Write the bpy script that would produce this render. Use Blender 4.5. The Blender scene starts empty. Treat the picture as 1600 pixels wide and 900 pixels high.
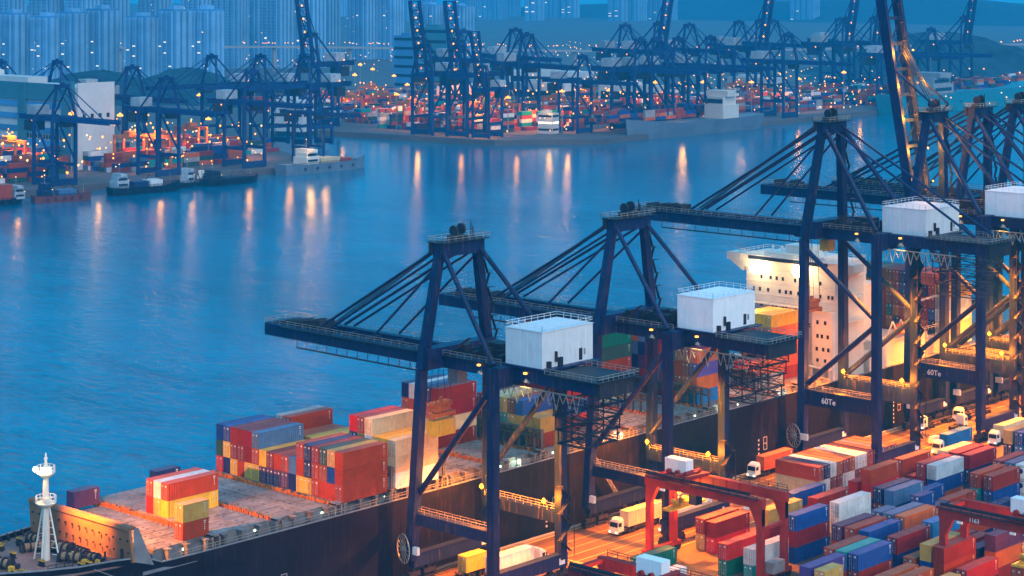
import bpy, math, random
from mathutils import Vector
R = math.radians
rnd = random.Random(7)
S = bpy.context.scene
COL = S.collection

# ------------------------------------------------------------------ camera
cd = bpy.data.cameras.new("camera"); cam = bpy.data.objects.new("camera", cd); COL.objects.link(cam)
cam.location = (294.9, 0, 122.1); cam.rotation_euler = (R(90), 0, R(42.64))
cd.sensor_width = 36; cd.lens = 36 * 3169 / 1600
cd.shift_x = -14 / 1600; cd.shift_y = -490.9 / 1600
cd.clip_start = 1; cd.clip_end = 20000
S.camera = cam

# ------------------------------------------------------------------ sky: blue hour
W = bpy.data.worlds.new("World"); S.world = W; W.use_nodes = True
nt = W.node_tree; nt.nodes.clear()
wo = nt.nodes.new('ShaderNodeOutputWorld'); bg = nt.nodes.new('ShaderNodeBackground')
sky = nt.nodes.new('ShaderNodeTexSky'); sky.sky_type = 'NISHITA'; sky.sun_disc = False
sky.sun_elevation = R(5.0); sky.sun_rotation = R(150); sky.ozone_density = 3.0; sky.air_density = 1.0; sky.dust_density = 0.6
veil = nt.nodes.new('ShaderNodeMix'); veil.data_type = 'RGBA'          # even dusk overcast veiling the clear sky
veil.inputs[0].default_value = 0.93; veil.inputs[7].default_value = (0.2, 4.1, 7.9, 1)
nt.links.new(sky.outputs[0], veil.inputs[6]); nt.links.new(veil.outputs[2], bg.inputs[0])
bg.inputs[1].default_value = 0.13
nt.links.new(bg.outputs[0], wo.inputs[0])
# broad warm light added as fill, in place of yard floodlights behind the camera
sd = bpy.data.lights.new("fill_sun", 'SUN'); sd.energy = 2.15; sd.angle = R(55); sd.color = (1, 0.82, 0.70)
so = bpy.data.objects.new("fill_sun", sd); COL.objects.link(so); so.rotation_euler = Vector((-.80, .32, -.62)).to_track_quat('-Z', 'Y').to_euler(); so.location = (0, 0, 200)
S.view_settings.view_transform = 'Standard'; S.view_settings.look = 'None'
S.view_settings.exposure = 0.32; S.view_settings.gamma = 1.0
try:
    S.cycles.use_denoising = True
    S.cycles.max_bounces = 6; S.cycles.diffuse_bounces = 2; S.cycles.glossy_bounces = 3
    S.cycles.volume_bounces = 0; S.cycles.transmission_bounces = 2
    S.cycles.sample_clamp_indirect = 3.0; S.cycles.caustics_reflective = False; S.cycles.caustics_refractive = False
except Exception:
    pass

# ------------------------------------------------------------------ helpers
def tag(o, label=None, cat=None, group=None, kind=None):
    if label: o['label'] = label
    if cat: o['category'] = cat
    if group: o['group'] = group
    if kind: o['kind'] = kind
    return o

def empty(name, loc=(0, 0, 0), rz=0.0, label=None, cat=None, group=None):
    o = bpy.data.objects.new(name, None); COL.objects.link(o)
    o.location = loc; o.rotation_euler = (0, 0, rz); o.empty_display_size = 1
    return tag(o, label, cat, group)

def copy_tree(o, parent=None):
    c = o.copy(); COL.objects.link(c); c.parent = parent
    for ch in o.children: copy_tree(ch, c)
    return c

class MB:
    def __init__(s): s.v = []; s.f = []; s.m = []
    def face(s, pts, mi=0):
        b = len(s.v); s.v += [tuple(p) for p in pts]; s.f.append(tuple(range(b, b + len(pts)))); s.m.append(mi)
    def hexa(s, p, mi=0):
        b = len(s.v); s.v += [tuple(q) for q in p]
        for f in ((0, 3, 2, 1), (4, 5, 6, 7), (0, 1, 5, 4), (1, 2, 6, 5), (2, 3, 7, 6), (3, 0, 4, 7)):
            s.f.append(tuple(b + i for i in f)); s.m.append(mi)
    def box(s, x0, x1, y0, y1, z0, z1, mi=0):
        s.hexa([(x0, y0, z0), (x1, y0, z0), (x1, y1, z0), (x0, y1, z0), (x0, y0, z1), (x1, y0, z1), (x1, y1, z1), (x0, y1, z1)], mi)
    def beam(s, a, b, w, h=None, mi=0, w2=None, h2=None, up=(0, 0, 1)):
        a = Vector(a); b = Vector(b); h = w if h is None else h; w2 = w if w2 is None else w2; h2 = h if h2 is None else h2
        d = (b - a).normalized(); u = Vector(up)
        if abs(d.dot(u)) > 0.98: u = Vector((0, 1, 0))
        r = d.cross(u).normalized(); u = r.cross(d)
        s.hexa([a - r*w/2 - u*h/2, a + r*w/2 - u*h/2, a + r*w/2 + u*h/2, a - r*w/2 + u*h/2,
                b - r*w2/2 - u*h2/2, b + r*w2/2 - u*h2/2, b + r*w2/2 + u*h2/2, b - r*w2/2 + u*h2/2], mi)
    def tube(s, a, b, r, r2=None, n=8, mi=0):
        a = Vector(a); b = Vector(b); r2 = r if r2 is None else r2
        d = (b - a).normalized(); u = Vector((0, 0, 1)) if abs(d.z) < .9 else Vector((1, 0, 0))
        x = d.cross(u).normalized(); y = x.cross(d); k = len(s.v)
        for c, rr in ((a, r), (b, r2)):
            for i in range(n):
                t = 2*math.pi*i/n; s.v.append(tuple(c + x*math.cos(t)*rr + y*math.sin(t)*rr))
        for i in range(n):
            j = (i + 1) % n; s.f.append((k+i, k+j, k+n+j, k+n+i)); s.m.append(mi)
        s.f.append(tuple(k+i for i in range(n))[::-1]); s.m.append(mi)
        s.f.append(tuple(k+n+i for i in range(n))); s.m.append(mi)
    def ring(s, c, ax, r, t, n=20, mi=0):
        c = Vector(c); ax = Vector(ax).normalized(); u = Vector((0, 0, 1)); x = ax.cross(u).normalized()
        P = [c + x*math.cos(2*math.pi*i/n)*r + u*math.sin(2*math.pi*i/n)*r for i in range(n)]
        for i in range(n): s.beam(P[i], P[(i+1) % n], t, t, mi)
    def rail(s, pts, h=1.1, step=2.2, t=0.09, mi=0):
        for a, b in zip(pts[:-1], pts[1:]):
            a = Vector(a); b = Vector(b); L = (b - a).length; n = max(1, int(L/step))
            for i in range(n + 1):
                p = a.lerp(b, i/n); s.beam(p, p + Vector((0, 0, h)), t, t, mi)
            for k in (0.55, 1.0): s.beam(a + Vector((0, 0, h*k)), b + Vector((0, 0, h*k)), t, t, mi)
    def prism(s, poly, z0, z1, mi=0, mt=None):
        n = len(poly); b = len(s.v)
        s.v += [(p[0], p[1], z0) for p in poly] + [(p[0], p[1], z1) for p in poly]
        for i in range(n):
            j = (i+1) % n; s.f.append((b+i, b+j, b+n+j, b+n+i)); s.m.append(mi)
        s.f.append(tuple(b+n+i for i in range(n))); s.m.append(mi if mt is None else mt)
        s.f.append(tuple(b+i for i in range(n))[::-1]); s.m.append(mi)
    def ball(s, c, r, mi=0):
        b = len(s.v); c = Vector(c)
        dirs = [Vector(d) for d in ((1,0,0),(-1,0,0),(0,1,0),(0,-1,0),(0,0,1),(0,0,-1))]
        s.v += [tuple(c + d*r) for d in dirs]
        for f in ((0,2,4),(2,1,4),(1,3,4),(3,0,4),(2,0,5),(1,2,5),(3,1,5),(0,3,5)):
            s.f.append(tuple(b+i for i in f)); s.m.append(mi)
    def mesh(s, name, mats):
        me = bpy.data.meshes.new(name); me.from_pydata(s.v, [], s.f)
        for m in mats: me.materials.append(m)
        me.polygons.foreach_set('material_index', s.m); me.update()
        return me
    def build(s, name, mats, parent=None, loc=None, smooth=False):
        if not isinstance(mats, (list, tuple)): mats = [mats]
        me = s.mesh(name, mats)
        if smooth: me.polygons.foreach_set('use_smooth', [True]*len(me.polygons))
        o = bpy.data.objects.new(name, me); COL.objects.link(o)
        if parent: o.parent = parent
        if loc: o.location = loc
        return o

# ------------------------------------------------------------------ materials
def new_mat(name):
    m = bpy.data.materials.new(name); m.use_nodes = True
    n = m.node_tree; return m, n, n.nodes['Principled BSDF']

def paint(name, col, rough=0.5, metal=0.0, wear=(0.25, 0.14, 0.07), wear_amt=0.35, var=0.3, scale=0.35, dust_sheen=0.0, bump=0.0, spec=0.3):
    """paint with uneven tone, rust streaks down the faces and painted sky sheen plus dusting on upward faces"""
    m, n, b = new_mat(name); N = n.nodes; L = n.links
    tc = N.new('ShaderNodeTexCoord'); oi = N.new('ShaderNodeObjectInfo')
    add = N.new('ShaderNodeVectorMath'); add.operation = 'ADD'
    cmb = N.new('ShaderNodeCombineXYZ'); mul = N.new('ShaderNodeMath'); mul.operation = 'MULTIPLY'; mul.inputs[1].default_value = 87
    L.new(oi.outputs['Random'], mul.inputs[0]); L.new(mul.outputs[0], cmb.inputs[0]); L.new(mul.outputs[0], cmb.inputs[1])
    L.new(tc.outputs['Object'], add.inputs[0]); L.new(cmb.outputs[0], add.inputs[1])
    n1 = N.new('ShaderNodeTexNoise'); n1.inputs['Scale'].default_value = scale; n1.inputs['Detail'].default_value = 6; n1.inputs['Roughness'].default_value = .7
    L.new(add.outputs[0], n1.inputs['Vector'])
    mp = N.new('ShaderNodeMapping'); mp.inputs['Scale'].default_value = (2.2, 2.2, 0.22); L.new(add.outputs[0], mp.inputs[0])
    n2 = N.new('ShaderNodeTexNoise'); n2.inputs['Scale'].default_value = 0.9; n2.inputs['Detail'].default_value = 5; L.new(mp.outputs[0], n2.inputs['Vector'])
    hv = N.new('ShaderNodeMapRange'); hv.inputs[1].default_value = .3; hv.inputs[2].default_value = .7; hv.inputs[3].default_value = 1 - var; hv.inputs[4].default_value = 1 + var
    L.new(n1.outputs[0], hv.inputs[0])
    rv = N.new('ShaderNodeMapRange'); rv.inputs[3].default_value = .8; rv.inputs[4].default_value = 1.2; L.new(oi.outputs['Random'], rv.inputs[0])
    mm = N.new('ShaderNodeMath'); mm.operation = 'MULTIPLY'; L.new(hv.outputs[0], mm.inputs[0]); L.new(rv.outputs[0], mm.inputs[1])
    base = N.new('ShaderNodeVectorMath'); base.operation = 'SCALE'; base.inputs[0].default_value = col; L.new(mm.outputs[0], base.inputs['Scale'])
    wr = N.new('ShaderNodeMapRange'); wr.inputs[1].default_value = .56; wr.inputs[2].default_value = .74; wr.inputs[4].default_value = wear_amt
    L.new(n2.outputs[0], wr.inputs[0])
    mx = N.new('ShaderNodeMix'); mx.data_type = 'RGBA'; L.new(wr.outputs[0], mx.inputs[0]); L.new(base.outputs[0], mx.inputs[6]); mx.inputs[7].default_value = (*wear, 1)
    out = mx.outputs[2]
    if dust_sheen:
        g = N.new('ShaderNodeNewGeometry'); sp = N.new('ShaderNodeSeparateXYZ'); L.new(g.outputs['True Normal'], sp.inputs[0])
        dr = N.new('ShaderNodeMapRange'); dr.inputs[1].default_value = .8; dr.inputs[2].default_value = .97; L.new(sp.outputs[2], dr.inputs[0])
        dn = N.new('ShaderNodeMapRange'); dn.inputs[1].default_value = .3; dn.inputs[2].default_value = .7; dn.inputs[3].default_value = dust_sheen*.6; dn.inputs[4].default_value = dust_sheen*1.2; L.new(n1.outputs[0], dn.inputs[0])
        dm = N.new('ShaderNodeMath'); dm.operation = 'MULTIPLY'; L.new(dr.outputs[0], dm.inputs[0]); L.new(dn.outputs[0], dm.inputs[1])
        m2 = N.new('ShaderNodeMix'); m2.data_type = 'RGBA'; L.new(dm.outputs[0], m2.inputs[0]); L.new(out, m2.inputs[6]); m2.inputs[7].default_value = (0.46, 0.42, 0.42, 1)  # tops paled for sky reflection as well as dusting
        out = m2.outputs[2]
    L.new(out, b.inputs['Base Color']); b.inputs['Roughness'].default_value = rough; b.inputs['Metallic'].default_value = metal
    b.inputs['Specular IOR Level'].default_value = spec
    if bump:
        bp = N.new('ShaderNodeBump'); bp.inputs['Strength'].default_value = bump; bp.inputs['Distance'].default_value = .1
        L.new(n1.outputs[0], bp.inputs['Height']); L.new(bp.outputs[0], b.inputs['Normal'])
    return m

def glow(name, col, strength):
    m, n, b = new_mat(name)
    b.inputs['Base Color'].default_value = (*col, 1); b.inputs['Emission Color'].default_value = (*col, 1); b.inputs['Emission Strength'].default_value = strength
    m.cycles.emission_sampling = 'NONE'
    return m

M = {}
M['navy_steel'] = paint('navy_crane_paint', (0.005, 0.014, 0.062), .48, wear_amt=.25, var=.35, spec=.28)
M['navy_far'] = paint('navy_far_crane_hazed', (0.010, 0.035, 0.125), .6, wear=(.03, .06, .14), wear_amt=.2, spec=.15)  # lightened blue puts distance haze into the paint
M['rail_steel'] = paint('handrail_paint', (0.30, 0.27, 0.22), .5, wear_amt=.3)
M['dark_steel'] = paint('dark_machinery_steel', (0.022, 0.022, 0.030), .55, wear_amt=.3, spec=.2)
M['grey_steel'] = paint('grey_machinery_steel', (0.22, 0.22, 0.23), .5, wear_amt=.3)
M['rope'] = paint('wire_rope', (0.02, 0.025, 0.05), .5)
M['house_white'] = paint('machine_house_white', (0.80, 0.82, 0.84), .55, wear=(.42, .36, .29), wear_amt=.4, var=.07)
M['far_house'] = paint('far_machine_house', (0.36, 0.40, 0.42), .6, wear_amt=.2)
M['ship_white'] = paint('ship_white_paint', (0.70, 0.66, 0.58), .5, wear=(.45, .3, .18), wear_amt=.18, var=.06)
M['yellow_steel'] = paint('yellow_machinery', (0.62, 0.36, 0.03), .5, wear_amt=.3)
M['orange_steel'] = paint('orange_machinery', (0.55, 0.15, 0.02), .5, wear_amt=.3)
M['red_steel'] = paint('red_gantry_paint', (0.30, 0.020, 0.012), .45, wear_amt=.25)
M['hull'] = paint('dark_hull_paint', (0.006, 0.006, 0.013), .55, wear=(.045, .022, .012), wear_amt=.6, var=.6, scale=.08, spec=.15)
M['boot'] = paint('red_boot_topping', (0.16, 0.03, 0.02), .6)
M['deck'] = paint('deck_paint', (0.16, 0.10, 0.085), .6, wear_amt=.5, var=.4, scale=.3, bump=.2)
M['hatch'] = paint('hatch_cover_paint', (0.17, 0.155, 0.15), .55, wear=(.22, .09, .04), wear_amt=.85, var=.6, scale=.3, dust_sheen=.12, bump=.3)
M['dark_grey'] = paint('lashing_bridge_grey', (0.055, 0.055, 0.06), .6, wear_amt=.4)
M['deck_grey'] = paint('coaming_grey_paint', (0.17, 0.19, 0.21), .55, wear_amt=.5)
M['buff'] = paint('breakwater_paint', (0.25, 0.115, 0.05), .6, wear=(.2, .1, .05), wear_amt=.35, var=.2)
M['rope_drum'] = paint('coiled_rope', (.28, .19, .11), .8, wear_amt=.4)
M['black'] = paint('black_rubber', (0.018, 0.018, 0.02), .7, wear_amt=0)
M['glass'] = paint('dark_glass', (0.015, 0.02, 0.03), .1, wear_amt=0, var=0)
M['mark_white'] = paint('stencil_white', (0.55, 0.55, 0.53), .6, wear=(.2, .15, .12), wear_amt=.9, var=.2, scale=2)
M['truck_white'] = paint('truck_cab_white', (0.75, 0.74, 0.7), .35, wear_amt=.1, var=.05)
M['truck_red'] = paint('truck_cab_red', (0.4, 0.04, 0.03), .35, wear_amt=.1, var=.05)
M['sign_white'] = paint('white_sign', (0.82, 0.82, 0.8), .5, wear_amt=.05, var=.03)
M['lifeboat'] = paint('lifeboat_orange', (0.65, 0.12, 0.02), .4, wear_amt=.1)
M['lamp_orange'] = glow('sodium_lamp', (1.0, 0.30, 0.03), 2.6)
M['lamp_warm'] = glow('warm_floodlight', (1.0, 0.42, 0.07), 2.6)
M['lamp_white'] = glow('cool_lamp', (0.75, 1.0, 0.70), 4)
M['far_orange'] = glow('far_sodium_lamp', (1.0, 0.30, 0.03), 3.6)
M['far_warm'] = glow('far_warm_lamp', (1.0, 0.62, 0.25), 1.8)
M['window_lit'] = glow('lit_window', (1.0, 0.8, 0.5), 1.3)
M['tower_face'] = paint('tower_concrete_hazed', (0.17, 0.40, 0.62), .8, wear=(.13, .32, .52), wear_amt=.3, var=.22, scale=.02, spec=.1)  # haze put into the colour: paler, bluer concrete
M['tower_dark'] = paint('tower_recess_hazed', (0.07, 0.25, 0.46), .8, wear=(.06, .2, .38), wear_amt=.1, var=.2, scale=.02, spec=.1)  # recess colour lifted towards the haze to lower its contrast
M['teal_wall'] = paint('warehouse_teal', (0.05, 0.20, 0.26), .6, wear_amt=.1, var=.1, scale=.05)
M['white_wall'] = paint('warehouse_white', (0.62, 0.62, 0.60), .7, wear_amt=.2, var=.1, scale=.05)
M['concrete'] = paint('pale_concrete', (0.3, 0.29, 0.28), .75, wear_amt=.3, var=.15, scale=.05)
M['cyan_hull'] = paint('cyan_hull_paint', (0.02, 0.30, 0.36), .5, wear_amt=.1)
M['grey_hull'] = paint('grey_hull_paint', (0.13, 0.18, 0.23), .5, wear_amt=.2, scale=.05)
M['hill'] = paint('wooded_hill', (0.012, 0.040, 0.058), .95, wear=(.02, .06, .07), wear_amt=.6, var=.6, scale=.05, bump=.8)

CC = dict(red=(0.34, 0.042, 0.007), bright=(0.55, 0.020, 0.010), dkred=(0.21, 0.019, 0.007), crimson=(0.25, 0.016, 0.018),
          orange=(0.50, 0.105, 0.022), blue=(0.012, 0.060, 0.24), navy=(0.012, 0.026, 0.105), sky=(0.015, 0.17, 0.42),
          steel=(0.06, 0.14, 0.27), teal=(0.015, 0.27, 0.25), green=(0.008, 0.15, 0.095), dkgreen=(0.03, 0.075, 0.055),
          mustard=(0.46, 0.29, 0.065), yellow=(0.66, 0.42, 0.03), white=(0.68, 0.71, 0.71), grey=(0.30, 0.31, 0.31),
          pale=(0.42, 0.55, 0.63), beige=(0.62, 0.50, 0.30), purple=(0.10, 0.035, 0.10), violet=(0.07, 0.06, 0.26), olive=(0.26, 0.24, 0.11),
          rust=(0.38, 0.085, 0.012))
CN = dict(red='red', bright='bright red', dkred='dark red', crimson='crimson', orange='orange', blue='blue', navy='navy', sky='bright blue',
          steel='steel blue', teal='teal', green='green', dkgreen='dark green', mustard='mustard', yellow='yellow', white='white', grey='grey',
          pale='pale blue', beige='beige', purple='purple', violet='violet', olive='olive', rust='rust red')
CM = {k: paint('container_' + CN[k].replace(' ', '_'), c, .5, wear=(.12, .055, .03), wear_amt=.34, var=.22, scale=.4, dust_sheen=.16, spec=.12) for k, c in CC.items()}
CKEYS = list(CC)

def lamp(loc, watts, col=(1.0, 0.25, 0.006), r=0.35, parent=None, spot=None, aim=None, name='lamp_light', blend=.6):
    l = bpy.data.lights.new(name, 'SPOT' if spot else 'POINT'); l.energy = watts; l.color = col; l.shadow_soft_size = r
    o = bpy.data.objects.new(name, l); COL.objects.link(o); o.location = loc
    if spot:
        l.spot_size = R(spot); l.spot_blend = blend
        d = Vector(aim) - Vector(loc) if aim else Vector((0, 0, -1)); o.rotation_euler = d.to_track_quat('-Z', 'Y').to_euler()
    if parent: o.parent = parent
    return o

# ------------------------------------------------------------------ water, ground
def water_mat():
    m, n, b = new_mat('harbour_water'); N = n.nodes; L = n.links
    g = N.new('ShaderNodeNewGeometry')
    mp = N.new('ShaderNodeMapping'); mp.inputs['Rotation'].default_value = (0, 0, R(-42)); mp.inputs['Scale'].default_value = (.55, 1.3, 1)
    L.new(g.outputs['Position'], mp.inputs[0])
    hs = []
    for sc, dt in ((0.26, 5), (0.05, 3), (0.006, 2)):
        t = N.new('ShaderNodeTexNoise'); t.inputs['Scale'].default_value = sc; t.inputs['Detail'].default_value = dt; t.inputs['Roughness'].default_value = .62
        t.inputs['Distortion'].default_value = .6; L.new(mp.outputs[0], t.inputs['Vector']); hs.append(t)
    b1 = N.new('ShaderNodeBump'); b1.inputs['Strength'].default_value = .7; b1.inputs['Distance'].default_value = .6; L.new(hs[0].outputs[0], b1.inputs['Height'])
    b2 = N.new('ShaderNodeBump'); b2.inputs['Strength'].default_value = .35; b2.inputs['Distance'].default_value = 2.4; L.new(hs[1].outputs[0], b2.inputs['Height']); L.new(b1.outputs[0], b2.inputs['Normal'])
    L.new(b2.outputs[0], b.inputs['Normal'])
    sm = N.new('ShaderNodeMath'); sm.operation = 'MULTIPLY_ADD'; sm.inputs[1].default_value = .8; L.new(hs[1].outputs[0], sm.inputs[0]); L.new(hs[2].outputs[0], sm.inputs[2])
    sm2 = N.new('ShaderNodeMath'); sm2.operation = 'MULTIPLY_ADD'; sm2.inputs[1].default_value = .9; L.new(hs[0].outputs[0], sm2.inputs[0]); L.new(sm.outputs[0], sm2.inputs[2])
    mr = N.new('ShaderNodeMapRange'); mr.inputs[1].default_value = 1.12; mr.inputs[2].default_value = 1.58; L.new(sm2.outputs[0], mr.inputs[0])
    sx = N.new('ShaderNodeSeparateXYZ'); L.new(g.outputs['Position'], sx.inputs[0])      # calmer in the lee of the far terminals
    for bb, lo, hi in ((b1, .22, .85), (b2, .10, .40)):
        r_ = N.new('ShaderNodeMapRange'); r_.inputs[1].default_value = -620; r_.inputs[2].default_value = -230; r_.inputs[3].default_value = lo; r_.inputs[4].default_value = hi
        L.new(sx.outputs[0], r_.inputs[0]); L.new(r_.outputs[0], bb.inputs['Strength'])
    mx = N.new('ShaderNodeMix'); mx.data_type = 'RGBA'; mx.inputs[6].default_value = (0.0006, 0.092, 0.17, 1); mx.inputs[7].default_value = (0.001, 0.19, 0.32, 1)  # light and dark of the ripple reflections put into the water colour
    L.new(mr.outputs[0], mx.inputs[0]); L.new(mx.outputs[2], b.inputs['Base Color'])
    b.inputs['Roughness'].default_value = .12; b.inputs['IOR'].default_value = 1.33
    return m
q = MB(); q.face([(-9000, -2500, -4), (3000, -2500, -4), (3000, 9500, -4), (-9000, 9500, -4)])
tag(q.build('harbour_water', water_mat()), kind='structure')

def asphalt():
    m, n, b = new_mat('quay_pavement'); N = n.nodes; L = n.links
    g = N.new('ShaderNodeNewGeometry')
    n1 = N.new('ShaderNodeTexNoise'); n1.inputs['Scale'].default_value = .09; n1.inputs['Detail'].default_value = 8; n1.inputs['Roughness'].default_value = .65; L.new(g.outputs['Position'], n1.inputs['Vector'])
    mp = N.new('ShaderNodeMapping'); mp.inputs['Scale'].default_value = (1.1, .03, 1); L.new(g.outputs['Position'], mp.inputs[0])
    n2 = N.new('ShaderNodeTexNoise'); n2.inputs['Scale'].default_value = .8; n2.inputs['Detail'].default_value = 4; L.new(mp.outputs[0], n2.inputs['Vector'])
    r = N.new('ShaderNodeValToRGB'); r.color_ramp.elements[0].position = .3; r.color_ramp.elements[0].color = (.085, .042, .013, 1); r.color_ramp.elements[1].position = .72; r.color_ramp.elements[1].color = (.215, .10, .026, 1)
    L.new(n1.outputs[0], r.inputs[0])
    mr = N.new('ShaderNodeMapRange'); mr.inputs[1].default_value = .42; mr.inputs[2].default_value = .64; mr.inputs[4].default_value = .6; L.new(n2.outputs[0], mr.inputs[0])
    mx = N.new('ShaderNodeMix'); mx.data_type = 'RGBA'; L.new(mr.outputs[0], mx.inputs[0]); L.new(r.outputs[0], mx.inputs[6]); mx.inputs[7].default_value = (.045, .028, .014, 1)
    L.new(mx.outputs[2], b.inputs['Base Color']); b.inputs['Roughness'].default_value = .6
    bp = N.new('ShaderNodeBump'); bp.inputs['Strength'].default_value = .25; L.new(n1.outputs[0], bp.inputs['Height']); L.new(bp.outputs[0], b.inputs['Normal'])
    return m
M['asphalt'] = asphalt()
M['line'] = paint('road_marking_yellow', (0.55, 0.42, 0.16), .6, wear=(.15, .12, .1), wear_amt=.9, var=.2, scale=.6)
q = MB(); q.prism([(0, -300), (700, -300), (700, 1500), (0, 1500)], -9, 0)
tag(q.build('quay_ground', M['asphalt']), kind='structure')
q = MB(); q.box(.0, .7, -300, 1500, .004, .32); tag(q.build('quay_kerb', M['concrete']), kind='structure')
q = MB()
for x in (3, 24.5):
    for d in (-.45, .45): q.box(x+d-.07, x+d+.07, -200, 1200, .004, .06)
tag(q.build('crane_rail', M['dark_steel']), kind='structure')
q = MB()
for x, w in ((7, .2), (10.6, .2), (14.2, .2), (17.8, .2), (21.5, .2), (26.6, .35), (1.4, .25)): q.face([(x, -200, .008), (x+w, -200, .008), (x+w, 1200, .008), (x, 1200, .008)])
for y in (316, 317.3): q.face([(4, y, .012), (26, y, .012), (26, y+.5, .012), (4, y+.5, .012)])
for y in range(240, 560, 14):
    for x in (58.2, 84): q.face([(x, y, .012), (x+.3, y, .012), (x+.3, y+12, .012), (x, y+12, .012)])
tag(q.build('road_marking', M['line']), kind='structure')

# ------------------------------------------------------------------ the big ship-to-shore cranes on the near quay
def text_mesh(name, body, size, mat, parent, loc, rot, ext=.03):
    cu = bpy.data.curves.new(name, 'FONT'); cu.body = body; cu.size = size; cu.extrude = ext; cu.align_x = 'LEFT'
    t = bpy.data.objects.new(name, cu); COL.objects.link(t)
    me = bpy.data.meshes.new_from_object(t.evaluated_get(bpy.context.evaluated_depsgraph_get()))
    bpy.data.objects.remove(t); bpy.data.curves.remove(cu); me.name = name; me.materials.clear(); me.materials.append(mat)
    o = bpy.data.objects.new(name, me); COL.objects.link(o)
    o.parent = parent; o.location = loc; o.rotation_euler = rot
    return o

def wheel_mesh(r, w, mat, name='wheel'):
    q = MB(); q.tube((-w/2, 0, 0), (w/2, 0, 0), r, n=14); return q.mesh(name, [mat])

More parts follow.
